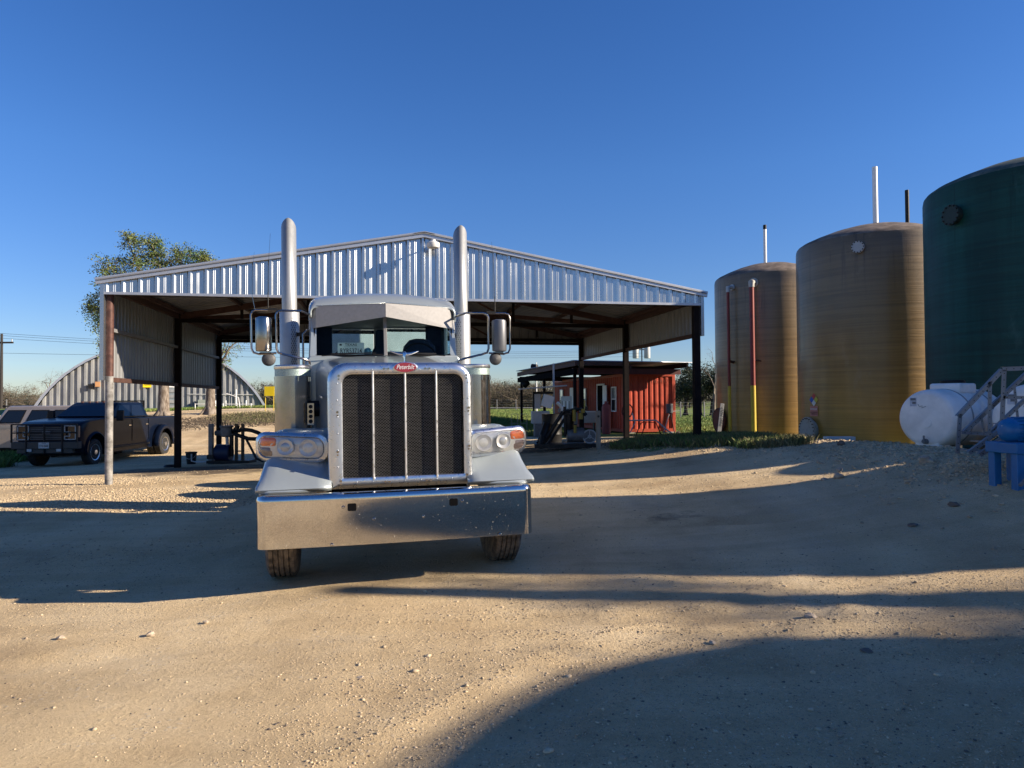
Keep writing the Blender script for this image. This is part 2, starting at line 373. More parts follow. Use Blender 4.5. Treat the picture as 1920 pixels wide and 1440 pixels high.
def tank_mat(name, top, low, lo, hi, streak=.5, coat=.5):
    """wound fibreglass: fine hoop ridges, vertical wash stains, darker weathered upper part"""
    m = bpy.data.materials.new(name); m.use_nodes = True; n = m.node_tree.nodes; l = m.node_tree.links
    b = n['Principled BSDF']; b.inputs['Coat Weight'].default_value = coat; b.inputs['Coat Roughness'].default_value = .22
    tc = n.new('ShaderNodeTexCoord'); sp = n.new('ShaderNodeSeparateXYZ'); l.new(tc.outputs['Object'], sp.inputs[0])
    def N(sc, st, det=6, ro=.6):
        mp = n.new('ShaderNodeMapping'); mp.inputs['Scale'].default_value = st; l.new(tc.outputs['Object'], mp.inputs[0])
        t = n.new('ShaderNodeTexNoise'); t.inputs['Scale'].default_value = sc; t.inputs['Detail'].default_value = det; t.inputs['Roughness'].default_value = ro
        l.new(mp.outputs[0], t.inputs['Vector']); return t.outputs['Fac']
    v = N(1.4, (1,1,.07)); hr = N(2.2, (.12,.12,6), 5, .7); big = N(.7, (1,1,1))
    mr = n.new('ShaderNodeMapRange'); mr.inputs[1].default_value = lo; mr.inputs[2].default_value = hi; l.new(sp.outputs['Z'], mr.inputs[0])
    ad = n.new('ShaderNodeMath'); ad.operation = 'ADD'; l.new(mr.outputs[0], ad.inputs[0])
    mu = n.new('ShaderNodeMath'); mu.operation = 'MULTIPLY'; mu.inputs[1].default_value = .9
    sb = n.new('ShaderNodeMath'); sb.operation = 'SUBTRACT'; sb.inputs[1].default_value = .5; l.new(v, sb.inputs[0]); l.new(sb.outputs[0], mu.inputs[0]); l.new(mu.outputs[0], ad.inputs[1])
    mx = n.new('ShaderNodeMix'); mx.data_type = 'RGBA'; mx.clamp_factor = True; l.new(ad.outputs[0], mx.inputs[0]); mx.inputs[6].default_value = low+(1,); mx.inputs[7].default_value = top+(1,)
    r1 = n.new('ShaderNodeValToRGB'); r1.color_ramp.elements[0].position = .35; r1.color_ramp.elements[0].color = (.55,.55,.55,1); r1.color_ramp.elements[1].position = .62; r1.color_ramp.elements[1].color = (1.15,1.15,1.15,1); l.new(v, r1.inputs[0])
    r2 = n.new('ShaderNodeValToRGB'); r2.color_ramp.elements[0].position = .38; r2.color_ramp.elements[0].color = (.6,.6,.6,1); r2.color_ramp.elements[1].position = .6; r2.color_ramp.elements[1].color = (1.1,1.1,1.1,1); l.new(hr, r2.inputs[0])
    m1 = n.new('ShaderNodeMix'); m1.data_type = 'RGBA'; m1.blend_type = 'MULTIPLY'; m1.inputs[0].default_value = streak; l.new(mx.outputs[2], m1.inputs[6]); l.new(r1.outputs[0], m1.inputs[7])
    m2 = n.new('ShaderNodeMix'); m2.data_type = 'RGBA'; m2.blend_type = 'MULTIPLY'; m2.inputs[0].default_value = .6; l.new(m1.outputs[2], m2.inputs[6]); l.new(r2.outputs[0], m2.inputs[7])
    # drips running down from the rim, and scuffed patches
    dr = N(5.5, (1,1,.035), 5, .75); dm = n.new('ShaderNodeMapRange'); dm.inputs[1].default_value = .53; dm.inputs[2].default_value = .66; l.new(dr, dm.inputs[0])
    zr = n.new('ShaderNodeMapRange'); zr.inputs[1].default_value = 4.2; zr.inputs[2].default_value = 6.1; l.new(sp.outputs['Z'], zr.inputs[0])
    dd = n.new('ShaderNodeMath'); dd.operation = 'MULTIPLY'; l.new(dm.outputs[0], dd.inputs[0]); l.new(zr.outputs[0], dd.inputs[1])
    rim = n.new('ShaderNodeMapRange'); rim.inputs[1].default_value = 5.72; rim.inputs[2].default_value = 6.05; l.new(sp.outputs['Z'], rim.inputs[0])
    rim2 = n.new('ShaderNodeMath'); rim2.operation = 'MULTIPLY'; l.new(rim.outputs[0], rim2.inputs[0]); l.new(N(1.7, (1,1,.5)), rim2.inputs[1])
    mxd = n.new('ShaderNodeMath'); mxd.operation = 'MAXIMUM'; l.new(dd.outputs[0], mxd.inputs[0]); l.new(rim2.outputs[0], mxd.inputs[1])
    m3 = n.new('ShaderNodeMix'); m3.data_type = 'RGBA'; l.new(mxd.outputs[0], m3.inputs[0]); l.new(m2.outputs[2], m3.inputs[6]); m3.inputs[7].default_value = tuple(x*.28 for x in top)+(1,)
    sc = n.new('ShaderNodeMapRange'); sc.inputs[1].default_value = .60; sc.inputs[2].default_value = .72; sc.inputs[4].default_value = .30; l.new(N(1.1, (1,1,.55), 8, .7), sc.inputs[0])
    m4 = n.new('ShaderNodeMix'); m4.data_type = 'RGBA'; l.new(sc.outputs[0], m4.inputs[0]); l.new(m3.outputs[2], m4.inputs[6]); m4.inputs[7].default_value = tuple(min(1,x*1.6+.06) for x in top)+(1,)
    l.new(m4.outputs[2], b.inputs['Base Color'])
    mr2 = n.new('ShaderNodeMapRange'); mr2.inputs[3].default_value = .35; mr2.inputs[4].default_value = .75; l.new(big, mr2.inputs[0]); l.new(mr2.outputs[0], b.inputs['Roughness'])
    bp = n.new('ShaderNodeBump'); bp.inputs['Strength'].default_value = 1; bp.inputs['Distance'].default_value = .012; l.new(hr, bp.inputs['Height']); l.new(bp.outputs[0], b.inputs['Normal'])
    return m
AMBT = tank_mat('amber_fibreglass', (.20,.135,.068), (.42,.235,.048), .6, 5.6, coat=.35)
AMBT2 = tank_mat('amber_fibreglass_old', (.24,.165,.09), (.44,.24,.05), .3, 4.9, coat=.35)
GRNT = tank_mat('green_fibreglass', (.008,.072,.060), (.003,.056,.052), 1, 6, .8, .03)
GRNT.node_tree.nodes['Principled BSDF'].inputs['Specular IOR Level'].default_value = .25
DOMET = mat('weathered_dome', (.10,.075,.055), .8, 0, .3, 3, .004, 9, c2=(.22,.17,.13), m2=.52)
DOMEG = mat('green_dome', (.04,.07,.06), .8, 0, .3, 3, .004, 9, c2=(.16,.16,.13), m2=.6)

# ------------------------------------------------------------------ ground sheet
def axis(segs):
    out = [segs[0][0]]
    for a, b_, st in segs:
        k = max(1, int(round((b_-a)/st))); out += [a+(b_-a)*i/k for i in range(1, k+1)]
    return np.array(out)
gx = axis([(-3000,-600,600),(-600,-120,80),(-120,-40,8),(-40,-14,1.0),(-14,-7,.3),(-7,9.5,.1),(9.5,16,.3),(16,40,1.0),(40,120,8),(120,600,80),(600,3000,600)])
gy = axis([(-400,-60,60),(-60,-8,6),(-8,2,.6),(2,9,.1),(9,17,.13),(17,32,.35),(32,60,1.0),(60,140,6),(140,600,60),(600,4000,500)])
GX, GY = np.meshgrid(gx, gy); GZ = G(GX, GY)
def fbm(x, y, f, seed):
    out = np.zeros(x.shape); a = 1.; r_ = np.random.default_rng(seed)
    for o in range(4):
        for k in range(5):
            th = r_.uniform(0, math.pi*2); ph = r_.uniform(0, 6.28); ff = f*r_.uniform(.7,1.5)
            out += a*np.sin((x*math.cos(th)+y*math.sin(th))*ff+ph)/5
        a *= .5; f *= 2.1
    return out
bd, bh, bs_ = seg_dist(GX, GY, BERM)
rough = .012 + .05*np.exp(-(bd/1.6)**2)*(bh > .1)
near = np.exp(-(np.hypot(GX, GY)/25)**2)
GZ = GZ + fbm(GX, GY, 2.2, 3)*rough*near + fbm(GX, GY, .7, 5)*.02*near + (np.hypot(GX,GY) > 160)*0
nx_, ny_ = len(gx), len(gy)
idx = np.arange(nx_*ny_).reshape(ny_, nx_)
fc = np.stack([idx[:-1,:-1], idx[:-1,1:], idx[1:,1:], idx[1:,:-1]], -1).reshape(-1, 4)
ground = npmesh('ground', np.stack([GX, GY, GZ], -1).reshape(-1, 3), fc, GROUND, smooth=True)
tag(ground, kind='structure')
def blob(x, y, cx, cy, rx, ry, rot=0):
    c, s = math.cos(rot), math.sin(rot); dx, dy = x-cx, y-cy
    return np.clip(1.25-np.hypot((dx*c+dy*s)/rx, (-dx*s+dy*c)/ry)*.75, 0, 1)
def grassy(x, y):
    field = sst(-1.5, 2, x-.04*y)*sst(24.5, 27.5, y)
    field = np.maximum(field, sst(4.6, 6.0, x)*sst(17.5, 19.5, y)*.8)
    bank = sst(40.6, 41.4, y)*(x < -2)
    farg = sst(62, 66, np.abs(y)+np.abs(x)*.5)
    hump = np.maximum.reduce([blob(x,y,3.9,16.9,1.3,1.6), blob(x,y,5.2,15.2,.9,1.2,.6), blob(x,y,-17.5,21.5,1.6,1.6)*.9, blob(x,y,-20,27,4,2)*.6])
    return np.maximum.reduce([field, bank, farg, hump])
def setattr_(o, nm, vals):
    a = o.data.attributes.new(nm, 'FLOAT', 'POINT'); a.data.foreach_set('value', vals.astype(np.float32).ravel())
setattr_(ground, 'grassy', grassy(GX, GY))
setattr_(ground, 'litter', np.maximum.reduce([blob(GX,GY,-13.0,35.8,2.4,1.9)*.7, blob(GX,GY,-16.5,34,2.5,2)*.55, blob(GX,GY,6,26,4,2)*.4]))
setattr_(ground, 'oil', np.maximum.reduce([blob(GX,GY,-7.6,17.2,3.2,2.2,-.2)*.8, blob(GX,GY,1.9,19.2,2.6,1.8)*.8, blob(GX,GY,2.4,9.2,1.5,.45)*.5, blob(GX,GY,3.4,8.6,1.0,.3)*.45]))

# ------------------------------------------------------------------ wheel helper (axis along local x)
def wheel(parent, x, y, z, r, wd, rim_m, name='wheel', tread=RUBBER, rimr=.56, side=1, face_out=.0):
    """a tyre with a rim, axis along x; side = +1 when the outer face looks to +x"""
    Mx = Matrix.Translation((x,y,z)) @ Matrix.Rotation(R(90)*side, 4, 'Y')
    h = wd/2; pr = [(r*rimr,-h*.86),(r*.72,-h*.98),(r*.9,-h),(r*.955,-h*.9),(r*.985,-h*.82)]
    g = 4
    for k in range(g+1):
        a = -h*.82 + k*(2*h*.82)/(g+1); e = -h*.82+(k+1)*(2*h*.82)/(g+1)
        pr += [(r, a+.006), (r, e-.006)]
        if k < g: pr += [(r-.014, e-.004), (r-.014, e+.004)]
    pr += [(r*.985,h*.82),(r*.955,h*.9),(r*.9,h),(r*.72,h*.98),(r*rimr,h*.86)]
    t = MB().lathe(pr, 56, Mx).build(name, tread, parent, 30)
    q = r*rimr
    rm = MB().lathe([(q,-h*.8),(q*.96,-h*.3),(q*.94,h*.2),(q*.98,h*.8),(q*1.04,h*.9),(q*1.03,h*.95),(q*.93,h*.86),(q*.82,h*.4),(q*.5,h*.25+.03),(q*.3,h*.3+.05),(q*.3,h*.5+.08),(0,h*.5+.085)], 36, Mx).build('rim', rim_m, t, 30)
    hb = MB()
    for k in range(8):
        a = R(45*k+20); hb.lathe([(q*.13,h*.3),(q*.13,h*.42)], 10, Mx @ Matrix.Translation((q*.64*math.cos(a),q*.64*math.sin(a),0)))
    hb.build('hand_hole', BLACKM, t, 0)
    return t

# ------------------------------------------------------------------ the truck
TR = empty('semi_truck', (-.99, 6.35, 0), label='silver long-nose semi truck with two tall exhaust stacks and a chrome bumper, facing the camera', cat='truck')
TR.rotation_euler = (0, R(-.55), R(13.6))
TM = Matrix.Translation(TR.location) @ TR.rotation_euler.to_matrix().to_4x4()
# bumper: section swept round a plan path
plan = [(-1.235,.42),(-1.235,.16)] + [(-1.235+.10-.10*math.cos(R(a)), .13-.10*math.sin(R(a))+0) for a in (15,35,55,75,90)]
plan += [(x, .03-.03*(1-(x/1.13)**2)) for x in np.linspace(-1.0,1.0,13)]
plan += [(-p[0], p[1]) for p in plan[6::-1]]
sec = [(0,.435),(0,.52),(0,.70),(0,.83),(0,.846),(.003,.862),(.014,.881),(.034,.889),(.10,.892),(.10,.870),(.03,.84),(.012,.80),(.012,.45),(.05,.44),(.05,.435)]
loops = []
for k, (px, py) in enumerate(plan):
    a = plan[max(k-1,0)]; b = plan[min(k+1,len(plan)-1)]; d = Vector((b[0]-a[0], b[1]-a[1])).normalized(); nn = Vector((d.y, -d.x))
    loops.append([(px-nn.x*o, py-nn.y*o, z) for o, z in sec])
bump = MB().loft(loops, True, True, True).build('bumper', CHROME, TR, 32)
for sx in (-.425, .475):
    MB().prism(rrect(sx-.038,sx+.038,.735,.80,.012,3), -.0035, .0, 'y').build('tow_hole', BLACKM, bump, 0)
for x_, z_ in ((-.50,.772),(.555,.775),(-.235,.655),(.20,.655),(-.6,.45),(.9,.45)):
    MB().lathe([(0,.012),(.009,.012),(.013,.006),(.014,0)], 12, Matrix.Translation((x_,0.002,z_)) @ Matrix.Rotation(R(90),4,'X')).build('bumper_bolt', CHROME, bump)
# grille shell
gc = .035; gw, gt, gb = .665, 2.052, .895
def ring(x0,x1,z0,z1,r,y,n=6): return [(p[0], y, p[1]) for p in rrect(x0,x1,z0,z1,(.012,.012,r,r),n)]
ox0, ox1 = gc-gw, gc+gw+.005; ix0, ix1 = gc-.532, gc+.585-.0
sh = MB().loft([ring(ox0,ox1,gb,gt,.17,.50), ring(ox0,ox1,gb,gt,.17,.30), ring(ox0+.004,ox1-.004,gb+.002,gt-.006,.17,.272), ring(ox0+.016,ox1-.016,gb+.006,gt-.018,.165,.255), ring(ox0+.04,ox1-.04,gb+.012,gt-.035,.15,.246),
    ring(ix0-.012,ix1+.012,.985,1.957,.10,.246), ring(ix0,ix1,.995,1.945,.09,.252), ring(ix0,ix1,.995,1.945,.09,.34)], True).build('grille_shell', ALU, TR, 50)
# slight crown on top: handled by hood; rivets round the opening
rv = MB()
def rivet(x, z, r=.008, y=.246, l=.007): rv.lathe([(0,l),(r*.7,l*.9),(r,l*.4),(r,0)], 8, Matrix.Translation((x,y,z)) @ Matrix.Rotation(R(90),4,'X'))
for x in np.linspace(ix0+.12, ix1-.12, 7): rivet(x, 1.985); rivet(x, .957)
for z in np.linspace(1.10, 1.86, 6): rivet(ix0-.045, z); rivet(ix1+.045, z)
for x in np.linspace(ox0+.2, ox1-.2, 22): rivet(x, gt-.026, .004, .258, .004)
rv.build('grille_rivet', ALU, sh)
st_ = MB()
for x, z in ((ix0-.03,1.93),(ix1+.03,1.93),(ix0-.045,1.60),(ix1+.045,1.62),(ix0-.045,1.24),(ix1+.045,1.26),(ix0-.02,.975),(ix1+.02,.99)):
    st_.cyl((x,.247,z),(x,.215,z),.006,8); st_.cyl((x,.225,z),(x,.212,z),.012,8); st_.cyl((x,.247,z-.03),(x,.237,z-.03),.009,8)
for x in (-.10,.28):
    for z in (1.993,.952): st_.cyl((x-.02,.247,z),(x-.02,.225,z),.010,8); st_.cyl((x+.02,.247,z),(x+.02,.225,z),.010,8); st_.bar((x-.03,.240,z),(x+.03,.240,z),.006)
st_.build('grille_latch', STAINL, sh)
# mesh: stretched honeycomb of flat wires
gm = MB(); pw, ph, t_ = .0285, .0123, .0011
nc = int((ix1-ix0)/pw)+1; nr = int(.95/ph)+1
def wq(x0,z0,x1,z1):
    dx, dz = x1-x0, z1-z0; L = math.hypot(dx,dz); a, b = -dz/L*t_, dx/L*t_
    gm.add([(x0-a,.292,z0-b),(x1-a,.292,z1-b),(x1+a,.292,z1+b),(x0+a,.292,z0+b)], [(0,1,2,3)])
for j in range(nr):
    z = .998+j*ph
    for i in range(nc):
        x = ix0+i*pw + (pw/2 if j % 2 else 0)
        if x > ix1-.01: continue
        rx = min(x+pw/2, ix1)
        wq(x-pw/2, z, x-pw*.3, z+ph*.0); wq(x-pw*.5+pw*.0, z, x, z+ph*.32); wq(x, z+ph*.32, rx, z); wq(x, z+ph*.32, x, z+ph*.98)
gmo = gm.build('grille_mesh', mat('grille_wire', (.15,.145,.14), .5, .7, .2, 12), TR, 0)
MB().bx(ix0-.02,ix1+.02,.335,.345,.98,1.96).build('radiator', BLACKM, TR, 0)
for x in (-.222, .072, .362):
    MB().loft([[(x+dx,.235+dy,z) for dx,dy in ((-.014,.05),(-.014,.018),(-.008,.004),(0,0),(.008,.004),(.014,.018),(.014,.05))] for z in (.972,.985,1.955,1.972)], False).build('grille_bar', ALU, TR, 40)
# badge
bo = [(.115*math.cos(R(a)), .052*math.sin(R(a))) for a in range(0,360,10)]
bm_ = Matrix.Translation((.075,.243,2.022-.015))
bdg = MB().loft([[(x*1.0+.075,.246,z*1.0+2.004) for x,z in bo], [(x+.075,.236,z+2.004) for x,z in bo], [(x*.93+.075,.233,z*.9+2.004) for x,z in bo]], True, False, True).build('badge_rim', ALU, TR, 40)
MB().loft([[(x*.90+.075,.2335,z*.86+2.004) for x,z in bo], [(x*.88+.075,.2305,z*.84+2.004) for x,z in bo]], True, False, True).build('badge_face', REDB, bdg, 40)
text('badge_lettering', 'Peterbilt', .060, mat('badge_white', (.8,.8,.8), .3, .3, .02), bdg, (.073,.2298,2.006), (R(90),0,0), .0006, .35, .78)
# hood ornament: wings on a head
orn = MB()
orn.loft([[(.075+dx*s, .30+dy*s*1.4-yo, z) for dx,dy in ((-.018,0),(-.012,-.02),(0,-.028),(.012,-.02),(.018,0),(.012,.02),(0,.028),(-.012,.02))] for z, s, yo in ((2.055,.7,.03),(2.075,.75,.025),(2.10,1.15,.012),(2.135,1.3,0),(2.150,.9,0),(2.155,.3,0))], True, True, True)
for s in (-1,1): orn.tube([(.075+s*.012,.30,2.128),(.075+s*.06,.31,2.136),(.075+s*.10,.315,2.150),(.075+s*.135,.32,2.162)], [.016,.013,.009,.004], 8)
orn.build('hood_ornament', CHROME, TR, 50)
# hood
def hoodsec(y, hw, top, bot, r): return [(gc*(1-(y-.3)/2)+p[0], y, p[1]) for p in
    [(-hw,bot)] + [(-hw,bot+(top-r-bot)*k/4) for k in range(1,5)] + [(-hw+r-r*math.cos(R(a)), top-r+r*math.sin(R(a))) for a in (20,40,60,80)] + [(x, top+.02*(1-(x/hw)**2)) for x in np.linspace(-hw*.6,hw*.6,7)] + [(hw-r+r*math.cos(R(a)), top-r+r*math.sin(R(a))) for a in (80,60,40,20)] + [(hw,bot+(top-r-bot)*k/4) for k in range(4,0,-1)] + [(hw,bot)]]
hood = MB().loft([hoodsec(.30,.645,2.03,1.30,.17), hoodsec(.8,.66,2.075,1.30,.17), hoodsec(1.4,.70,2.13,1.3,.18), hoodsec(2.0,.77,2.19,1.3,.18), hoodsec(2.2,.80,2.205,1.3,.18)], False).build('hood', SILVER, TR, 50)
sp_ = MB()
for s in (-1,1): sp_.bar((s*.715+.02,.9,1.74),(s*.755+.01,1.9,1.76),.012,.02)
sp_.build('hood_trim', ALU, hood)
MB().bx(-.6,.66,.36,2.2,.55,1.35).build('engine_bay', BLACKM, TR, 0)
# fenders
for s in (-1,1):
    base = [(.20,.902),(.185,.925),(.21,.95),(.33,1.02),(.49,1.12),(.60,1.22),(.68,1.345),(.82,1.41),(1.05,1.425),(1.35,1.39),(1.6,1.28),(1.76,1.10),(1.84,.9)]
    secs = []
    for x, dz, pull in ((.62,0,0),(.75,0,0),(.95,0,0),(1.12,-.005,0),(1.20,-.02,.01),(1.245,-.05,.03),(1.268,-.10,.07),(1.272,-.14,.11)):
        row = []
        for k, (y, z) in enumerate(base):
            fl = max(0,(z-.9))/.5                       # narrower at the top
            xx = x if x < .8 else .8+(x-.8)*(1-.17*fl)
            cy, cz = .95, .80
            d = Vector((y-cy, z-cz)); L = d.length; d = d*(1-pull/max(L,.01)) if k > 2 else Vector((y-cy+pull*.3, z-cz))
            lip = -.05*(x-.62)/.65 if k < 4 else 0
            row.append((s*xx+.02, cy+d.x+lip*0, cz+d.y))
        secs.append(row)
    fd = MB().loft(secs, False).build('fender', SILVER, TR, 55, solid=.012)
    # bottom valance bead
    MB().tube([(s*.64+.02,.24,.905),(s*.9+.02,.20,.905),(s*1.15+.02,.20,.905),(s*1.24+.02,.23,.91),(s*1.27+.02,.33,.93)], [.018,.02,.022,.02,.012], 8).build('fender_lip', SILVER, fd)
    # headlight pod
    def pod(x0,x1,z0,z1,y,r,tilt=.16):
        out = []
        for p in rrect(x0,x1,z0,z1,r,6):
            f = (p[0]-.62)/.66; zz = p[1]+ (.035*f-.012)
            if s*1 != 0: zz += -.03*(1-f)*(p[1] < 1.26) * -.4 + .0
            out.append((s*p[0]+.02, y+tilt*f**2, zz))
        return out
    rr = (.07,.10,.11,.09)
    pd = MB().loft([pod(.70,1.27,1.17,1.35,.80,.05,.1), pod(.66,1.30,1.135,1.392,.62,.09), pod(.655,1.305,1.132,1.394,.50,.10), pod(.665,1.295,1.142,1.384,.462,.09), pod(.685,1.283,1.158,1.370,.450,.085)], True).build('headlight', SILVER, TR, 50)
    MB().loft([pod(.645,1.312,1.122,1.404,.478,.10), pod(.652,1.306,1.130,1.398,.452,.095), pod(.682,1.286,1.156,1.373,.444,.087), pod(.688,1.281,1.160,1.369,.452,.085)], True).build('headlight_trim', ALU, pd, 60)
    MB().loft([pod(.685,1.283,1.158,1.370,.450,.085), pod(.692,1.278,1.164,1.364,.462,.08)], True).build('bezel', BLACK, pd, 50)
    MB().loft([pod(.690,1.280,1.162,1.366,.459,.08), pod(.72,1.25,1.18,1.348,.452,.07), pod(.80,1.17,1.22,1.30,.449,.03)], True, False, True).build('reflector', LENS, pd, 60)
    for cx, cr in ((.83,.083),(1.035,.075)):
        f = (cx-.62)/.66; yy = .440+.083*f*f
        Mh = Matrix.Translation((s*cx+.02, yy, 1.258+.035*f)) @ Matrix.Rotation(R(7*s*f),4,'Z') @ Matrix.Rotation(R(90),4,'X')
        MB().lathe([(cr*1.0,-.012),(cr*1.0,.0015),(cr*.96,.002),(cr*.90,-.002),(cr*.62,-.008),(cr*.34,-.010)], 28, Mh).build('lamp_ring', mat('bowl_grey', (.44,.44,.43), .2, .2, .05, 20), pd)
        MB().lathe([(cr*.60,-.010),(cr*.5,-.005),(cr*.28,-.001),(0,.000)], 24, Mh).build('lamp_dome', LENS if cx < 1 else mat('projector', (.33,.335,.33), .12, .3, .1, 20, coat=1), pd)
    am = MB().loft([pod(1.12,1.276,1.268,1.356,.4555,.03), pod(1.127,1.270,1.274,1.350,.4485,.03)], True, False, True).build('turn_signal', AMBER, pd, 50)
    MB().loft([pod(1.15,1.278,1.172,1.262,.4555,.03), pod(1.157,1.272,1.178,1.256,.4492,.03)], True, False, True).build('side_marker', mat('smoked_lens', (.16,.115,.10), .2, 0, .1, 30, coat=1), pd, 50)
    MB().loft([pod(.688,1.281,1.160,1.368,.452,.085), pod(.70,1.272,1.170,1.358,.428,.08), pod(.76,1.22,1.20,1.33,.420,.05)], True, False, True).build('lens_cover', mat('lens_cover', (.97,.97,.96), .04, 0, 0, 5, trans=1, ior=1.12, rv=0, coat=.5), pd, 60)
    # inner bracket between pod and hood
    MB().bx(min(s*.60,s*.70)+.02, max(s*.60,s*.70)+.02,.50,.80,1.16,1.30).build('pod_bracket', SILVER, pd, bevel=.02)
# wheels
for s in (-1,1):
    wheel(TR, s*1.085+.02, .98, .505, .515, .285, ALU, side=s)
    for yy in (6.2, 7.5):
        for xx in (.80,1.13): wheel(TR, s*xx+.02, yy, .505, .515, .27, ALU, side=s, tread=RUBD)
MB().cyl((-1.0,.98,.5),(1.0,.98,.5),.06,12).bx(-.45,-.36,.4,8.2,.62,.86).bx(.38,.47,.4,8.2,.62,.86).bx(-.9,.9,.94,1.02,.42,.48).bx(-.4,.4,.5,2.5,.45,.8).cyl((-1,6.2,.5),(1,6.2,.5),.1,12).cyl((-1,7.5,.5),(1,7.5,.5),.1,12).build('chassis', BLACK, TR)
for s in (-1,1):
    ft = MB().cyl((s*.95,2.9,.82),(s*.95,4.4,.82),.30,28).build('fuel_tank', ALU, TR)
    MB().bx(min(s*.7,s*1.2),max(s*.7,s*1.2),3.2,3.26,.5,1.14).bx(min(s*.7,s*1.2),max(s*.7,s*1.2),4.1,4.16,.5,1.14).build('tank_strap', STAINL, ft)
# bug splashes and mud specks on the bumper and grille shell
rdb = random.Random(4); bs1 = MB()
for k in range(90):
    x = rdb.uniform(-1.1,1.1); z = rdb.uniform(.46,.83); r_ = rdb.uniform(.0012,.0038); yy = .03-.03*(1-(x/1.13)**2)-.0012
    bs1.add([(x+r_*math.cos(a)*rdb.uniform(.6,1.3), yy, z+r_*math.sin(a)*rdb.uniform(.7,1.8)) for a in np.linspace(0,6.28,6,False)], [(0,1,2,3,4,5)])
tag(bs1.build('bug_spots', mat('bug_grime', (.42,.38,.30), .9, 0, .3, 40), bump, 0), kind='stuff')
bs2 = MB()
for k in range(70):
    x = rdb.choice((rdb.uniform(ox0+.04,ix0-.02), rdb.uniform(ix1+.02,ox1-.04), rdb.uniform(ox0+.1,ox1-.1))); z = rdb.uniform(1.96,2.03) if ix0 < x < ix1 else rdb.uniform(.93,2.0); r_ = rdb.uniform(.001,.003)
    bs2.add([(x+r_*math.cos(a), .2445, z+r_*math.sin(a)*1.4) for a in np.linspace(0,6.28,6,False)], [(0,1,2,3,4,5)])
tag(bs2.build('bug_spots', mat('bug_grime', (1,1,1)), sh, 0), kind='stuff')
# axle, springs, drag link under the nose
MB().cyl((-1.0,.98,.40),(1.0,.98,.40),.05,10).bx(-.85,.85,.93,1.03,.34,.42).build('front_axle', OILY, TR)
for s in (-1,1):
    MB().prism([(.35,.56),(.98,.47),(1.6,.56),(1.6,.60),(.98,.53),(.35,.60)], s*.43-.04, s*.43+.04, 'x').build('leaf_spring', OILY, TR, 0)
MB().cyl((-.9,.75,.42),(.9,.80,.40),.022,8).build('tie_rod', OILY, TR)
# cab lower body, cowl
cab = MB().prism([(-.90,1.0),(.92,1.0),(.94,1.5),(.91,2.20),(.88,2.235),(-.85,2.235),(-.885,2.20),(-.92,1.5)], 2.16, 3.55).build('cab', SILVER, TR, 30, bevel=.02)
# roof
def roofsec(y, hw, z0, top, r=.12):
    return [(.01+p[0], y, p[1]) for p in [(-hw,z0),(-hw*1.0,z0+(top-r-z0)*.5)] + [(-hw+r-r*math.cos(R(a)), top-r+r*math.sin(R(a))) for a in (0,22,45,68,90)] + [(x, top+.06*(1-(x/(hw-r))**2)) for x in np.linspace(-(hw-r)*.7,(hw-r)*.7,7)] + [(hw-r+r*math.cos(R(a)), top-r+r*math.sin(R(a))) for a in (90,68,45,22,0)] + [(hw,z0+(top-r-z0)*.5),(hw,z0)]]
roof = MB().loft([roofsec(2.24,.85,2.69,2.80,.05), roofsec(2.27,.862,2.69,2.84,.07), roofsec(2.36,.87,2.69,2.90,.10), roofsec(2.52,.875,2.69,2.955,.12), roofsec(2.8,.88,2.69,2.98,.13), roofsec(3.4,.88,2.69,2.985,.13), roofsec(3.55,.86,2.69,2.95,.13)], False, ).build('cab_roof', SILVER, TR, 55, solid=.02)
MB().loft([roofsec(3.555,.86,2.69,2.95,.13)], False, False, True).build('roof_back', SILVER, roof)
MB().bx(-.84,.86,2.34,3.5,2.70,2.72).build('headliner', GREY, TR, 0)
# pillars and side panels, back wall with window openings
pl = MB()
for s in (-1,1):
    pl.loft([[(s*.79+.01,2.20,2.2),(s*.865+.01,2.20,2.2),(s*.885+.01,2.34,2.2),(s*.83+.01,2.34,2.2)], [(s*.79+.01,2.30,2.75),(s*.84+.01,2.30,2.75),(s*.865+.01,2.42,2.75),(s*.81+.01,2.42,2.75)]], True, True, True)
    pl.bx(min(s*.84,s*.885)+.01,max(s*.84,s*.885)+.01,3.1,3.55,2.2,2.72); pl.bx(min(s*.84,s*.88)+.01,max(s*.84,s*.88)+.01,2.3,3.12,2.2,2.27); pl.bx(min(s*.84,s*.88)+.01,max(s*.84,s*.88)+.01,2.3,3.12,2.66,2.74)
pl.bx(-.85,-.64,3.5,3.55,2.2,2.72).bx(.66,.87,3.5,3.55,2.2,2.72).bx(-.64,.66,3.5,3.55,2.2,2.33).bx(-.64,.66,3.5,3.55,2.68,2.72).bx(-.06,.08,3.5,3.55,2.33,2.68)
pl.build('pillar', SILVER, TR, 30)
MB().bx(-.86,-.62,3.46,3.495,2.2,2.72).bx(.64,.88,3.46,3.495,2.2,2.72).bx(-.62,.64,3.46,3.495,2.2,2.34).bx(-.84,-.815,2.5,3.45,2.2,2.28).bx(.835,.86,2.5,3.45,2.2,2.28).build('cab_lining', SEAT, TR, 0)
MB().bx(-.63,-.07,3.515,3.525,2.34,2.67).bx(.09,.65,3.515,3.525,2.34,2.67).build('rear_window', GLASS, TR, 0)
MB().bx(-.82,.84,4.50,4.56,1.1,2.72).build('headboard', mat('white_headboard', (.80,.82,.78), .6), TR, 0)
MB().bx(-.625,.645,3.50,3.51,2.335,2.36).build('curtain', mat('pale_curtain', (.62,.66,.62), .8), TR, 0)
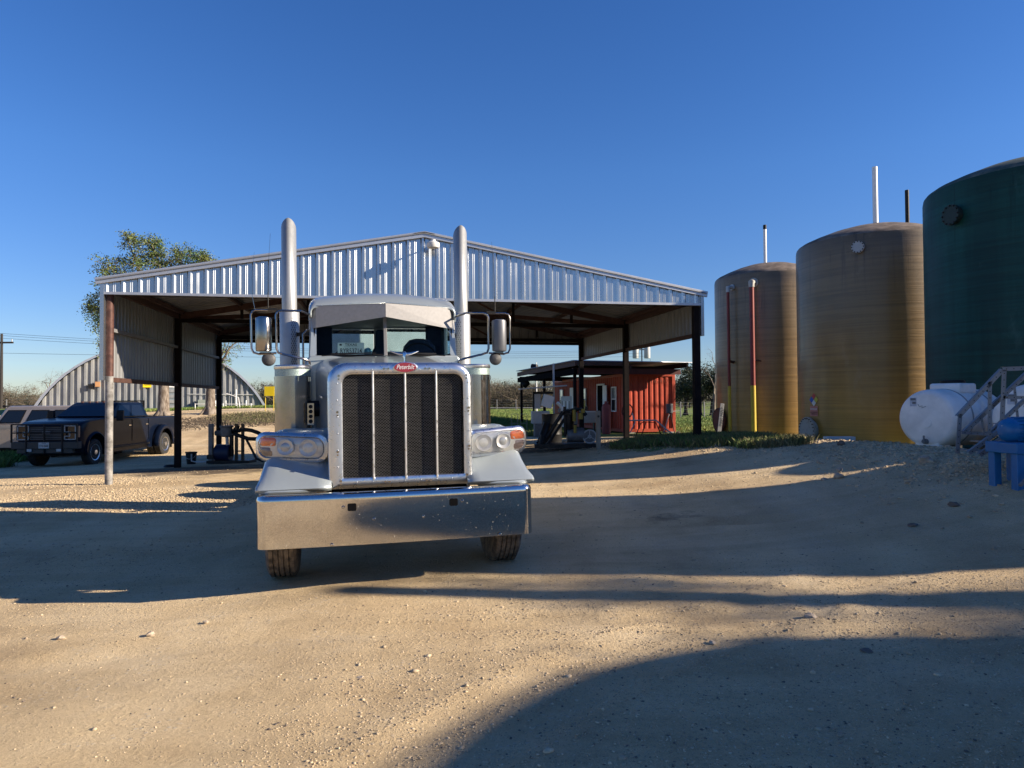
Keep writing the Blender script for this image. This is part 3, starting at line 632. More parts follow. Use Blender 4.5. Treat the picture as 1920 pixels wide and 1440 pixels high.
for s in (-1,1):
    d = MB().bx(min(s*.895,s*.93)+.01,max(s*.895,s*.93)+.01,2.36,3.36,1.1,2.2).build('door', SILVER, TR, 30, bevel=.012)
    MB().bx(min(s*.928,s*.945)+.01,max(s*.928,s*.945)+.01,3.1,3.28,2.02,2.06).build('door_handle', CHROME, d)
    MB().bx(min(s*.862,s*.868)+.01,max(s*.862,s*.868)+.01,2.4,3.1,2.27,2.66).build('side_window', GLASS, TR, 0)
    gr = MB().tube([(s*.93,3.45,1.5),(s*.99,3.45,1.55),(s*.99,3.45,2.6),(s*.93,3.45,2.66)], .014, 8).build('grab_rail', STAINL, TR)
# windshield: two panes in a V with centre post
for s in (-1,1):
    MB().loft([[(.015,2.10,2.235),(s*.80+.01,2.22,2.225)],[(.015,2.18,2.74),(s*.815+.01,2.30,2.74)]], False).build('windshield', GLASSW, TR, 0)
    fr = MB().tube([(s*.03+.015,2.093,2.238),(s*.79+.01,2.212,2.228),(s*.812+.01,2.24,2.30),(s*.815+.01,2.29,2.73)], .012, 6).build('windshield_gasket', BLACK, TR)
MB().bar((.012,2.085,2.225),(.012,2.175,2.74),.042,.02,up=(0,-1,0)).build('centre_post', GREY, TR, bevel=.005)
# visor
for s in (-1,1):
    ph_ = []
    a0 = (.012,1.99,2.835); a1 = (s*.79+.01,2.245,2.822); a2 = (s*.845+.01,2.31,2.815); a3 = (s*.868+.01,2.42,2.80)
    b0 = (.012,1.985,2.675); b1 = (s*.795+.01,2.23,2.565); b2 = (s*.862+.01,2.295,2.557); b3 = (s*.885+.01,2.44,2.555)
    vz = MB().loft([[a0,a1,a2,a3],[b0,b1,b2,b3]], False).build('visor', mat('visor_metal', (.24,.235,.235), .5, .3, .09, 30, rv=.1), TR, 0, solid=.005)
    MB().loft([[(.012,2.24,2.86),(s*.79+.01,2.33,2.85),(s*.845+.01,2.36,2.83),(s*.868+.01,2.46,2.81)],[(.012,1.985,2.838),(s*.79+.01,2.24,2.825),(s*.845+.01,2.305,2.817),(s*.868+.01,2.42,2.802)]], False).build('visor_top', SILVER, vz, 50, solid=.004)
    rr_ = MB()
    for t in np.linspace(.08,.92,7):
        p = Vector(a0).lerp(Vector(a1), t); rr_.lathe([(0,.010),(.006,.008),(.008,0)], 8, Matrix.Translation(p+Vector((0,.012,.004))) @ Matrix.Rotation(R(35),4,'X'))
    rr_.build('visor_screw', ALU, vz)
# cab interior
MB().bx(-.82,.84,2.26,2.62,2.12,2.235).build('dashboard', mat('dash_grey', (.12,.14,.14), .8), TR, bevel=.03)
for sx, tp in ((-.42,2.37),(.50,2.50)):
    q = [(-.24,2.0),(-.25,2.15),(-.20,tp-.10),(-.13,tp-.02),(-.05,tp),(.05,tp),(.13,tp-.02),(.20,tp-.10),(.25,2.15),(.24,2.0)]
    MB().prism([(x+sx,z) for x, z in q], 2.95, 3.08).build('cab_seat', SEAT, TR, 50, bevel=.03, seg=3)
MB().prism([(-.12,2.2),(-.10,2.36),(-.05,2.45),(-.04,2.66),(.06,2.66),(.07,2.45),(.10,2.36),(.12,2.2)], 3.3, 3.36).build('centre_console', SEAT, TR, bevel=.02)
sw = MB(); cs = Vector((.47,2.66,2.25)); 
sw.tube([cs+Vector((.21*math.cos(a), .10*math.sin(a), .17*math.sin(a))) for a in np.linspace(0,2*math.pi,25)], .014, 6, False).cyl(cs,(.47,2.50,2.12),.03)
sw.build('steering_wheel', BLACK, TR)
for s in (-1,1):
    wp = MB().tube([(s*.72,2.10,2.225),(s*.45,2.10,2.245),(s*.16,2.08,2.262)], .006, 6).bar((s*.62,2.16,2.255),(s*.10,2.085,2.258),.006,.014)
    wp.build('wiper', BLACK, TR)
# air cleaners
for s in (-1,1):
    cx, cy, r_ = s*1.03, 1.93, .198
    ac = MB().lathe([(r_*.9,.98),(r_,1.0),(r_,1.98),(r_*1.0,1.985)], 44, Matrix.Translation((cx,cy,0))).build('air_cleaner', STAINL, TR)
    MB().lathe([(r_*.985,1.975),(r_*.985,2.07)], 44, Matrix.Translation((cx,cy,0))).build('intake_screen', mat('intake_mesh', (.30,.38,.36), .45, .7, .4, 120, .002, 260), ac)
    MB().lathe([(r_*1.02,2.065),(r_*1.03,2.07),(r_*1.03,2.095),(r_*.98,2.108),(r_*.5,2.112),(0,2.113)], 44, Matrix.Translation((cx,cy,0))).build('cleaner_lid', ALU, ac)
    bb = MB()
    for z in (1.965,1.70,1.52,1.44,1.23,1.12): bb.lathe([(r_*1.001,z-.012),(r_*1.018,z-.012),(r_*1.018,z+.012),(r_*1.001,z+.012)], 44, Matrix.Translation((cx,cy,0)))
    for a in (-70,-20,30): bb.box((cx+s*0+r_*1.03*math.cos(R(a-90*0)), cy-abs(r_*1.03*math.sin(R(a))), 1.95), (.012,.012,.05))
    bb.build('cleaner_band', STAINL, ac)
    MB().cyl((s*.86,1.9,1.62),(s*.74,1.9,1.62),.09,20).build('intake_duct', BLACK, ac)
    pt = MB().bx(min(s*.80,s*.87),max(s*.80,s*.87),1.765,1.78,1.44,1.68).build('light_bracket', STAINL, ac)
    for k in range(4): MB().cyl((s*.835,1.765,1.48+k*.054),(s*.835,1.755,1.48+k*.054),.022,14).build('marker_light', BLACK, pt)
# stacks
for s in (-1,1):
    cx, cy, r_ = s*1.195+.012, 3.80, .098
    st = MB()
    n = 36; base = len(st.v)
    sk = MB().loft([[(cx+r_*math.cos(a),cy+r_*math.sin(a),2.0) for a in np.linspace(0,2*math.pi,n,False)], [(cx+r_*math.cos(a),cy+r_*math.sin(a),3.05) for a in np.linspace(0,2*math.pi,n,False)],
        [(cx+r_*math.cos(a),cy+r_*math.sin(a),4.10-.13*math.sin(a)*.9-.02*abs(math.cos(a))) for a in np.linspace(0,2*math.pi,n,False)]]).build('exhaust_stack', STACKM, TR, 60, solid=.004)
    MB().lathe([(.132,1.45),(.132,2.0),(.132,2.93),(.120,2.95),(.10,2.96)], 40, Matrix.Translation((cx,cy,0))).build('heat_shield', STACKM, sk)
    sl_ = MB()
    for j in range(26):
        for k in range(3):
            a = R(-90) - s*R(14+12*k+ (5 if j % 2 else 0)) * (1 if s > 0 else 1)
            a = R(-90) + (-s)*R(14+12*k+(5 if j % 2 else 0))
            z = 2.06+j*.031
            rr2 = .1328
            q = [(cx+rr2*math.cos(a+da), cy+rr2*math.sin(a+da), z+dz) for da, dz in ((-.028,-.010),(.028,-.010),(.028,.010),(-.028,.010))]
            sl_.add(q, [(0,1,2,3)])
    sl_.build('shield_slots', BLACKM, sk, 0)
    MB().bar((s*.90,3.62,2.62),(cx,cy-.02,2.62),.03,.05).bar((s*.90,3.62,2.05),(cx,cy-.02,2.05),.03,.05).build('stack_bracket', BLACK, sk)
# mirrors
for s in (-1,1):
    mx = lambda x: s*(x+(.0 if s < 0 else .0)) + (.035 if s > 0 else 0)
    y0 = 2.06
    ar = MB().tube([(mx(.85),2.30,2.725),(mx(.95),y0+.05,2.745),(mx(1.15),y0,2.742),(mx(1.20),y0,2.728),(mx(1.215),y0,2.69),(mx(1.213),y0,2.31),(mx(1.195),y0,2.262),(mx(1.13),y0,2.24),(mx(.93),y0+.05,2.195),(mx(.86),y0+.1,2.17),(mx(.842),y0+.12,2.10)], .0135, 8)
    ar.tube([(mx(1.215),y0,2.74),(mx(1.43),y0,2.742),(mx(1.465),y0,2.73),(mx(1.485),y0,2.69),(mx(1.482),y0,2.31),(mx(1.46),y0,2.262),(mx(1.40),y0,2.243),(mx(1.215),y0,2.255)], .0115, 8)
    mo = ar.build('mirror_arm', STAINL, TR)
    hs_ = MB(); xs = [(-.086,.055),(-.086,.01),(-.07,-.03),(-.035,-.052),(0,-.058),(.035,-.052),(.07,-.03),(.086,.01),(.086,.055)]
    cx = mx(1.355)
    hs_.loft([[(cx+x*k,y0+y*k,z) for x,y in xs] for z, k in ((2.272,.55),(2.28,.92),(2.295,1),(2.64,1),(2.658,.92),(2.668,.55))], True, True, True)
    hs_.build('mirror_housing', STAINL if s < 0 else mat('mirror_dull', (.13,.135,.15), .45, .5), mo, 40)
    MB().bx(cx-.078,cx+.078,y0+.056,y0+.058,2.30,2.64).build('mirror_glass', CHROME, mo, 0)
    MB().lathe([(0,-.02),(.05,-.012),(.073,.004),(.077,.012),(.0,.014)], 28, Matrix.Translation((mx(1.30),y0,2.185)) @ Matrix.Rotation(R(-90),4,'X')).build('spot_mirror', mat('spot_back', (.07,.07,.072), .6, .2), mo, 40)
    MB().tube([(mx(1.30),y0,2.25),(mx(1.40),y0,2.25)], .012, 6).box((mx(1.33),y0,2.255),(.12,.03,.02)).box((mx(1.25),y0,2.75),(.11,.03,.03)).build('mirror_clamp', BLACK, mo)
    ant = MB().tube([(mx(1.30),y0,2.74),(mx(1.30),y0,2.95)], .006, 6).tube([(mx(1.30),y0,2.95),(mx(1.298),y0,3.2),(mx(1.27),y0,3.62)], [.003,.002,.0012], 5).build('antenna', BLACK, mo)
    if s < 0: MB().tube([(mx(1.44),y0,2.74),(mx(1.47),y0,2.9),(mx(1.475),y0,3.1),(mx(1.445),y0,3.40)], [.003,.0028,.002,.0012], 5).build('antenna', STAINL, mo)
    MB().cyl((s*.94,3.2,2.0),(s*.96,3.2,2.25),.018,10).build('grab_post', STAINL, TR)
# number plate on the dashboard
PLM = mat('plate_pale', (.62,.74,.70), .5, 0, .03)
def on_truck(o, loc, rz=0, rx=0):
    o.matrix_world = TM @ Matrix.Translation(loc) @ Matrix.Rotation(rz,4,'Z') @ Matrix.Rotation(rx,4,'X'); return o
INK = mat('plate_ink', (.015,.02,.025), .6)
npl = MB().prism(rrect(-.155,.155,-.078,.078,.012,3), 0, .002).build('license_plate', PLM, None, 0)
tag(npl, 'pale green paper licence plate propped behind the left windshield of the silver truck', 'license plate')
on_truck(npl, (-.385,2.275,2.318), 0, R(-8))
text('plate_word', 'TEXAS', .042, INK, npl, (.0,-.0012,.052), (R(90),0,0), .0003, 0, 1.15, off=.0008)
text('plate_line', 'REGISTRATION PURPOSES ONLY', .0105, INK, npl, (.0,-.0012,.027), (R(90),0,0), .0003)
text('plate_number', 'RYR53714', .085, INK, npl, (0,-.0012,-.025), (R(90),0,0), .0003, 0, .70, off=.0008)
MB().box((-.12,-.0016,.052),(.028,.001,.022)).build('plate_emblem', INK, npl, 0)
rag = MB(); 
rag.lathe([(0,0),(.04,.0),(.048,.03),(.045,.06),(.036,.09),(.02,.10),(0,.102)], 14)
ro = rag.build('blue_rag', mat('rag_blue', (.10,.30,.42), .9, 0, .35, 20), None, 60)
for v in ro.data.vertices:
    q = mnoise.noise_vector(v.co*40)*.007; v.co += q
tag(ro, 'crumpled blue rag on the dashboard beside the licence plate', 'rag'); on_truck(ro, (-.185,2.33,2.236))

# ------------------------------------------------------------------ ribbed sheet metal
def ribbed(mb, o, u, n, length, zb, zt, pitch=.305, hgt=.032, minor=True, wide=.10, flip=1, up=None, start=0.):
    """vertical ribbed sheet from origin o along u; ribs stand out along n; zb(s), zt(s) give the lower and upper edge"""
    o, u, n = Vector(o), Vector(u), Vector(n)
    prof = []
    s = start
    while s < length:
        q = [(0,0),(wide*.28,hgt),(wide*.72,hgt),(wide,0)]
        if minor: 
            for c_ in (.36,.50): 
                a = wide+(pitch-wide)*(c_-.02)*1.1; q += [(a-.010,0),(a-.002,.006),(a+.006,.006),(a+.014,0)]
        for a, h in q:
            if s+a <= length: prof.append((s+a, h))
        s += pitch
    prof.append((length, 0))
    if prof[0][0] > 0: prof.insert(0, (0,0))
    up = Vector(up or (0,0,1))
    lo = [o+u*a+n*h+up*zb(a) for a, h in prof]; hi = [o+u*a+n*h+up*zt(a) for a, h in prof]
    mb.loft([lo, hi], False); return mb

# ------------------------------------------------------------------ open steel canopy
SH = empty('steel_canopy', (-7.86, 13.8, 0), R(10.35), 'tall open steel canopy with ribbed silver gable front standing behind the truck', 'canopy')
W_, D_ = 12.25, 9.45; EV, PK, FB = 4.06, 5.14, 3.80
def slope(s): return EV + (PK-EV)*(1-abs(s-W_/2)/(W_/2))
ca, sa = math.cos(R(10.35)), math.sin(R(10.35))
def shw(x, y): return (-7.86+ca*x-sa*y, 13.8+sa*x+ca*y)
g = MB(); ribbed(g, (-.06,-.10,0), (1,0,0), (0,-1,0), W_+.12, lambda s: FB+.02, lambda s: slope(s-.06)-.01)
g.build('gable_front', PANEL, SH, 0, solid=.002)
tr = MB()
mid = (W_/2, -.15)
tr.bar((-.18,-.15,EV-.03-.0),(W_/2,-.15,PK+.02),.05,.13,up=(0,0,1)).bar((W_/2,-.15,PK+.02),(W_+.18,-.15,EV-.03),.05,.13,up=(0,0,1))
tr.build('rake_trim', TRIMM, SH, 0, bevel=.006)
MB().bx(-.09,W_+.09,-.145,-.06,FB-.02,FB+.03).build('lower_trim', TRIMM, SH, 0)
for x in (-.10, W_+.03): MB().bx(x,x+.07,-.15,-.04,2.12 if x < 0 else 3.1,EV).build('corner_trim', PANEL, SH, 0)
def roof_slope(sgn):
    m = MB(); x0, x1 = (-.15, W_/2) if sgn < 0 else (W_+.15, W_/2)
    L = D_+.35; ribs = []
    s = 0.
    while s < L:
        for a, h in ((0,0),(.028,.032),(.072,.032),(.10,0)):
            if s+a <= L: ribs.append((s+a, h))
        s += .305
    ribs.append((L, 0))
    za, zb = EV-.02, PK+.03
    m.loft([[(x0,-.2+a,za+h) for a, h in ribs], [(x1,-.2+a,zb+h) for a, h in ribs]], False)
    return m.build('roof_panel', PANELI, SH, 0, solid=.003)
roof_slope(-1); roof_slope(1)
MB().prism([(W_/2-.22,PK+.028),(W_/2,PK+.075),(W_/2+.22,PK+.028),(W_/2,PK+.065)], -.2, D_+.15).build('ridge_cap', TRIMM, SH, 0)
ypost = (0, D_/2, D_)
for k, y in enumerate(ypost):
    for j, x in enumerate((.0, W_)):
        wx, wy = shw(x, y); z0 = gz(wx, wy)-.25
        if k == 0 and j == 0:
            p = MB().cyl((x+.02,y+.02,z0),(x+.02,y+.02,2.22),.070,20).build('post', POSTG, SH)
            MB().cyl((x+.02,y+.02,2.20),(x+.02,y+.02,3.95),.074,20).build('upper_post', mat('rusty_pipe', (.055,.024,.02), .6, .3, .25, 9, .001, 30, c2=(.12,.055,.042), m2=.55), p)
        else: MB().bx(x-.075+(-.02 if j else .02),x+.075+(-.02 if j else .02),y-.07+.02,y+.07+.02,z0,3.98).build('post', DARKST, SH, bevel=.01)
    # frame: rafters, tie, webs
    yb = y+ (0.1 if k == 0 else 0 if k == 1 else -.1)
    fr = [MB().bar((0,yb,EV-.16),(W_/2,yb,PK-.14),.09,.16), MB().bar((W_,yb,EV-.16),(W_/2,yb,PK-.14),.09,.16)]
    for q in fr: q.build('rafter', RUSTY, SH, 0)
    MB().bx(.1,W_-.1,yb-.045,yb+.045,FB-.01-.03*k,FB+.09-.03*k).build('tie_beam', DARKST, SH, 0)
    for x in (1.6,3.3,4.9,6.125,7.3,8.9,10.6):
        MB().bx(x-.035,x+.035,yb-.034,yb+.034,FB+.08,slope(x)-.15).build('web_strut', DARKST, SH, 0)
    for a, b in ((3.3,4.9),(4.9,6.125),(8.9,7.3),(7.3,6.125)):
        MB().bar((a,yb,FB+.1),(b,yb,slope(b)-.2),.05,.05).build('web_brace', RUSTY, SH, 0)
for i in range(5):
    for sg in (0,1):
        x = .15+i*1.42; x = W_-x if sg else x
        MB().bx(x-.035,x+.035,.0,D_,slope(x)-.13,slope(x)-.035).build('purlin', RUSTY, SH, 0)
for a, b in (((.3,.2),(W_/2-.5,D_/2)), ((W_-.3,.2),(W_/2+.5,D_/2)), ((.3,D_/2),(W_/2-.5,D_)), ((W_-.3,D_/2),(W_/2+.5,D_))):
    MB().bar((a[0],a[1],slope(a[0])-.26),(b[0],b[1],slope(b[0])-.26),.12,.12).build('wind_brace', RUSTY, SH, 0)
# side skirts
for (x, n, zb) in ((-.06,-1,2.13),(W_+.06,1,3.12)):
    for y0, y1 in ((.05,D_/2),(D_/2+.05,D_)):
        m = MB(); ribbed(m, (x,y0,0), (0,1,0), (n,0,0), y1-y0-.02, lambda s: zb, lambda s: EV-.03, minor=False, pitch=.20, wide=.09, hgt=.042)
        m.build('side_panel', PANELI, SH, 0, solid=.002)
        xi = x-n*.07
        MB().bx(xi-.04,xi+.04,y0,y1-.02,zb-.04,zb+.05).build('girt', RUSTY, SH, 0)
        if n < 0: MB().bx(xi-.03,xi+.03,y0,y1-.02,3.08,3.15).build('girt', GREY, SH, 0)
        MB().bx(xi-.04,xi+.04,y0,y1-.02,EV-.2,EV-.06).build('girt', RUSTY, SH, 0)
m = MB(); ribbed(m, (-.06,D_+.08,0), (1,0,0), (0,1,0), W_+.12, lambda s: 3.66, lambda s: slope(s-.06)+.035, minor=False)
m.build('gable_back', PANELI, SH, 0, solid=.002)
MB().bx(-.06,W_+.06,D_-.02,D_+.07,3.62,3.70).build('lower_trim', DARKST, SH, 0)
# flood lamp on the gable
fl = empty('flood_lamp', (0,0,0), 0, 'small white flood lamp on the peak of the silver gable', 'lamp')
px, py = shw(6.28, -.15); fl.location = (px, py, 4.86); fl.rotation_euler = (0,0,R(10.35))
MB().cyl((0,-.02,.06),(0,-.30,.06),.016,8).box((0,-.02,.05),(.12,.04,.10)).build('bracket', WHITE, fl)
MB().lathe([(.0,.10),(.05,.095),(.06,.06),(.13,.03),(.135,-.03),(.12,-.07),(0,-.075)], 24, Matrix.Translation((0,-.34,.02))).build('lamp_head', mat('lamp_white', (.6,.6,.58), .5), fl)

# ------------------------------------------------------------------ fibreglass tanks
def tank(name, label, cat, x, y, R_, zb, zs, m, dm, rise=.62, kids=None, group=None):
    t = empty(name, (x, y, zb), 0, label, cat, group)
    h = zs-zb
    s = MB().lathe([(R_*1.0,-.3),(R_,.0),(R_,h*.3),(R_,h*.6),(R_,h-.10),(R_*.992,h)], 96).build('shell', m, t, 60)
    pr = [(R_*.992,h)]
    for a in (8,20,34,48,62,76,90):
        pr.append((R_*(.992-.0)*math.cos(R(a))**.9 if a < 90 else 0, h+.12*math.sin(R(min(a,45)*2))*0 + rise*math.sin(R(a))**.85))
    pr = [(R_*.992,h),(R_*.975,h+.05),(R_*.93,h+.12),(R_*.8,h+.25),(R_*.6,h+.42),(R_*.4,h+rise*.88),(R_*.2,h+rise*.97),(0,h+rise)]
    MB().lathe(pr, 96).build('dome', dm, t, 60)
    return t
TS = []
T1 = tank('storage_tank', 'amber fibreglass tank with two red and yellow overflow pipes, farthest of the tank row', 'tank', 10.1, 27.6, 2.1, .1, 6.3, AMBT2, DOMET, group='fibreglass storage tanks in a row')
T2 = tank('storage_tank', 'big amber fibreglass tank standing between the smaller amber tank and the green tank', 'tank', 11.2, 21.7, 2.29, .1, 6.31, AMBT, DOMET, group='fibreglass storage tanks in a row')
T3 = tank('storage_tank', 'tall dark green fibreglass tank at the right edge behind the white tanks', 'tank', 11.8, 15.7, 2.29, .2, 6.31, GRNT, DOMEG, group='fibreglass storage tanks in a row')
def dirpt(T, R_, px, z, out=0.):
    """point on a tank's shell (tank coordinates) in the direction of the camera's column px"""
    u = (px-960)/1331; cx, cy = T.location.x, T.location.y
    A = 1+u*u; B = -2*(u*cx+cy); C = cx*cx+cy*cy-(R_+out)**2
    d = (-B-math.sqrt(max(0,B*B-4*A*C)))/(2*A); x, y = u*d, d
    v = Vector((x-cx, y-cy, 0)); return Vector((v.x, v.y, z-T.location.z)), v.normalized()
def flange(T, R_, px, z, r, m, depth=.12, bolts=14, name='manway', up=0):
    p, nn = dirpt(T, R_, px, z); q = nn.to_track_quat('Z','Y').to_matrix().to_4x4()
    Mx = Matrix.Translation(p) @ q
    f = MB().lathe([(r*.8,-.1),(r*.8,depth*.6),(r,depth*.6),(r,depth),(r*.2,depth+.005),(0,depth+.005)], 32, Mx).build(name, m, T)
    b = MB()
    for k in range(bolts):
        a = 2*math.pi*k/bolts; b.lathe([(.018,depth-.03),(.018,depth+.025),(0,depth+.026)], 6, Mx @ Matrix.Translation((r*.9*math.cos(a),r*.9*math.sin(a),0)))
    tag(b.build('bolt_ring', OILY, f, 0), kind='stuff'); return f
DIRTYW = mat('dirty_white', (.42,.40,.36), .7, 0, .15, 8, c2=(.24,.20,.16), m2=.62)
def vent(T, dx, dy, z0, z1, r, m, cap=None):
    v = MB().cyl((dx,dy,z0-.1),(dx,dy,z1),r,16).build('vent_pipe', m, T)
    MB().cyl((dx,dy,z0-.12),(dx,dy,z0+.14),r*1.5,16).cyl((dx,dy,z0+.02),(dx,dy,z0+.06),r*2.1,16).build('vent_collar', DOMET, v)
    if cap: MB().cyl((dx,dy,z1-.16),(dx,dy,z1+.01),r*1.06,16).build('vent_cap', cap, v)
vent(T1, -.15, .1, 6.75-.1, 6.62+1.75, .062, WHITE, BLACK)
vent(T2, .15-.25, -.2, 6.85-.1, 8.62, .075, WHITE)
vent(T2, 1.15, .3, 6.55-.1, 8.05, .06, BLACK)
flange(T2, 2.29, 1614, 5.92, .17, mat('dull_white', (.45,.45,.45), .6), .10, 12, 'nozzle')
flange(T2, 2.29, 1520, 0.72, .40, DIRTYW, .16, 22)
flange(T3, 2.29, 1799, 5.60, .22, mat('dark_green_metal', (.02,.035,.03), .6, .3), .16, 12, 'nozzle')
flange(T1, 2.1, 1352, 0.85, .48, mat('rusty_cover', (.16,.06,.04), .7), .14, 20)
for px, r, zt, m in ((1376,.055,5.85,'thin'),(1416,.085,5.92,'thick')):
    p, nn = dirpt(T1, 2.1, px, zt); q = p+nn*(.20+r)
    g0 = gz(T1.location.x+q.x, T1.location.y+q.y)-T1.location.z-.1
    z1 = zt-T1.location.z; zy = 2.05
    pp = MB().tube([(q.x,q.y,z1-.14),(q.x+.01,q.y,zy)], r, 16).build('overflow_pipe', mat('pipe_red', (.21,.03,.024), .5, 0, .15, 6), T1)
    MB().tube([(q.x+.01,q.y,zy+.002),(q.x+.02,q.y,g0)], r*1.08, 16).build('yellow_sleeve', YEL, pp)
    MB().tube([tuple(p-nn*.05), tuple(p+nn*.10), (q.x,q.y,z1-.02),(q.x,q.y,z1-.2)], [r*1.25,r*1.25,r*1.3,r*1.2], 16).lathe([(r*2,0),(r*2,.05),(0,.05)], 20, Matrix.Translation(p) @ nn.to_track_quat('Z','Y').to_matrix().to_4x4()).build('pipe_elbow', DIRTYW if r > .06 else LGREY, pp)
    MB().bar((q.x,q.y,2.98),tuple(Vector((p.x,p.y,2.92))),.05).bar((q.x,q.y,3.0),(q.x+.35,q.y+.12,2.94),.05).build('pipe_clamp', RUSTY, pp)
# warning plates on the middle tank
def plate_on(T, R_, px, z, w_, h_, m, name, out=.012):
    p, nn = dirpt(T, R_, px, z); u = Vector((-nn.y, nn.x, 0)); 
    o = MB().add([p+nn*out+u*a*w_/2+Vector((0,0,b*h_/2)) for a, b in ((-1,-1),(1,-1),(1,1),(-1,1))], [(0,1,2,3)]).build(name, m, T, 0, solid=.003); return p, nn, u, o
p, nn, u, o = plate_on(T2, 2.29, 1526, 1.30, .34, .30, mat('warn_pink', (.55,.20,.16), .5, 0, .1, 9), 'warning_plate')
rm = Matrix((u, Vector((0,0,1)), nn)).transposed().to_euler()
text('warning_word', 'DANGER', .075, WHITE, o, p+nn*.02+Vector((0,0,.06)), rm)
text('warning_line', 'HAZARDOUS\nCHEMICALS', .05, mat('sign_ink', (.03,.03,.03), .6), o, p+nn*.02-Vector((0,0,.06)), rm)
for (du, dv, m) in ((0,.10,(.5,.05,.04)),(-.10,0,(.03,.10,.42)),(.10,0,(.62,.52,.06)),(0,-.10,(.7,.7,.68))):
    c_ = p+nn*.012+u*du+Vector((0,0,.34+dv))
    MB().add([c_+u*a*.095+Vector((0,0,b*.095)) for a, b in ((-1,0),(0,-1),(1,0),(0,1))], [(0,1,2,3)]).build('hazard_diamond', mat('hz%d%d' % (du*10,dv*10), m, .5), T2, 0, solid=.003)
# unseen tanks right of the picture, placed to cast the long yard shadows
for (x, y, r_, zs) in ((13.3,11.6,1.0,6.1),(14.3,6.75,2.15,6.25),(17.2,.0,2.62,6.35),(11.7,10.3,1.1,2.9)):  # last, short one is added to keep the berm in shade
    tank('storage_tank', ('added short narrow' if zs < 4 else 'narrow' if r_ < 1.5 else 'mid-sized' if r_ < 2.4 else 'widest')+' fibreglass storage tank, unseen, casting shade from beyond the right edge', 'tank', x, y, r_, .2, zs, AMBT, DOMET, group='tanks beyond the right edge')

# ------------------------------------------------------------------ white horizontal tanks
def poly_tank(label, x, y, zc, D, L, ang, sticker=True):
    t = empty('poly_tank', (x, y, zc), R(ang), label, 'tank', 'white horizontal plastic tanks')
    M0 = Matrix.Rotation(R(90), 4, 'Y'); r = D/2       # axis along +x, end face at x = 0
    pr = [(0,.0),(r*.80,.0),(r*.88,.015),(r*.95,.05),(r*.985,.10),(r,.17)]
    k = .17
    while k < L-.4:
        pr += [(r,k+.28),(r*1.015,k+.30),(r*1.015,k+.36),(r,k+.38)]; k += .40
    pr += [(r,L-.17),(r*.985,L-.1),(r*.95,L-.05),(r*.8,L),(0,L)]
    b = MB().lathe(pr, 64, M0).build('tank_body', WHITEP, t, 50)
    MB().prism(rrect(L*.5-.30,L*.5+.30,r*.86,r*1.22,.05,3), -.26, .26, 'y').build('tank_neck', WHITEP, t, 40, bevel=.03)
    MB().lathe([(.20,r*1.2),(.20,r*1.31),(.17,r*1.34),(0,r*1.34)], 28, Matrix.Translation((L*.5,0,0))).build('tank_lid', BLACK, t)
    for x0 in (.02, L-.42):
        MB().prism([(-r*.35,-r*.6),(r*.35,-r*.6),(r*.42,-r*1.02),(-r*.42,-r*1.02)], x0, x0+.38, 'x').build('foot', WHITEP, t, 30, bevel=.02)
    MB().lathe([(.075,0),(.075,.012),(.06,.012),(.06,.004)], 28, Matrix.Translation((-.012+.0,-.02,-.08)) @ Matrix.Rotation(R(90),4,'Y')).build('end_boss', WHITEP, t)
    MB().cyl((-.06,.0,-r*.78),(.02,.0,-r*.78),.045,14).cyl((-.10,.0,-r*.78),(-.06,.0,-r*.78),.03,12).bx(-.085,-.065,-.012,.012,-r*.78+.02,-r*.78+.10).build('drain_valve', GREY, t)
    for xs_ in (.55, 1.35): MB().lathe([(r*1.018,-.022),(r*1.026,-.02),(r*1.026,.02),(r*1.018,.022)], 64, Matrix.Translation((xs_,0,0)) @ M0).build('hold_down_strap', GALV, t)
    if sticker:
        st = MB().bx(-.004,-.0005,r*.30,r*.52,r*.42,r*.72).build('tank_label', mat('faded_sticker', (.50,.52,.58), .6, 0, .2, 30), t, 0)
        MB().bx(-.006,-.0042,r*.32,r*.50,r*.62,r*.70).bx(-.006,-.0042,r*.32,r*.44,r*.50,r*.58).build('label_print', GREY, st, 0)
        MB().tube([(-.006,r*.25,r*.50),(-.006,r*.20,r*.40),(-.006,r*.10,r*.44),(-.006,r*.12,r*.36),(-.006,-r*.02,r*.42)], .004, 5).build('scribble', GREY, t)
    return t
g1 = gz(7.3,12.4)
P1 = poly_tank('white horizontal plastic tank on a black skid, in front of the middle amber tank', 7.1, 12.2, 1.33, 1.0, 1.9, 33)
P2 = poly_tank('white horizontal plastic tank behind the galvanised stairs at the right edge', 8.0, 11.0, 1.34, 1.12, 1.9, 33, True)
for (x, y, zc, D, lab) in ((7.1,12.2,1.33,1.0,'black steel skid under the white plastic tank in front of the amber tank'),(8.0,11.0,1.34,1.12,'black steel skid under the white plastic tank behind the stairs')):
    e = empty('tank_skid', (x,y,zc-D*.51), R(33), lab, 'skid')
    MB().bx(-.05,1.95,-.42,-.32,-.14,-.005).build('skid_rail', BLACK, e, 0); MB().bx(-.05,1.95,.32,.42,-.14,-.005).build('skid_rail', BLACK, e, 0)
    for xx in (.1,.9,1.7): MB().bx(xx,xx+.1,-.42,.42,-.30,-.14).build('skid_block', WOOD, e, 0)

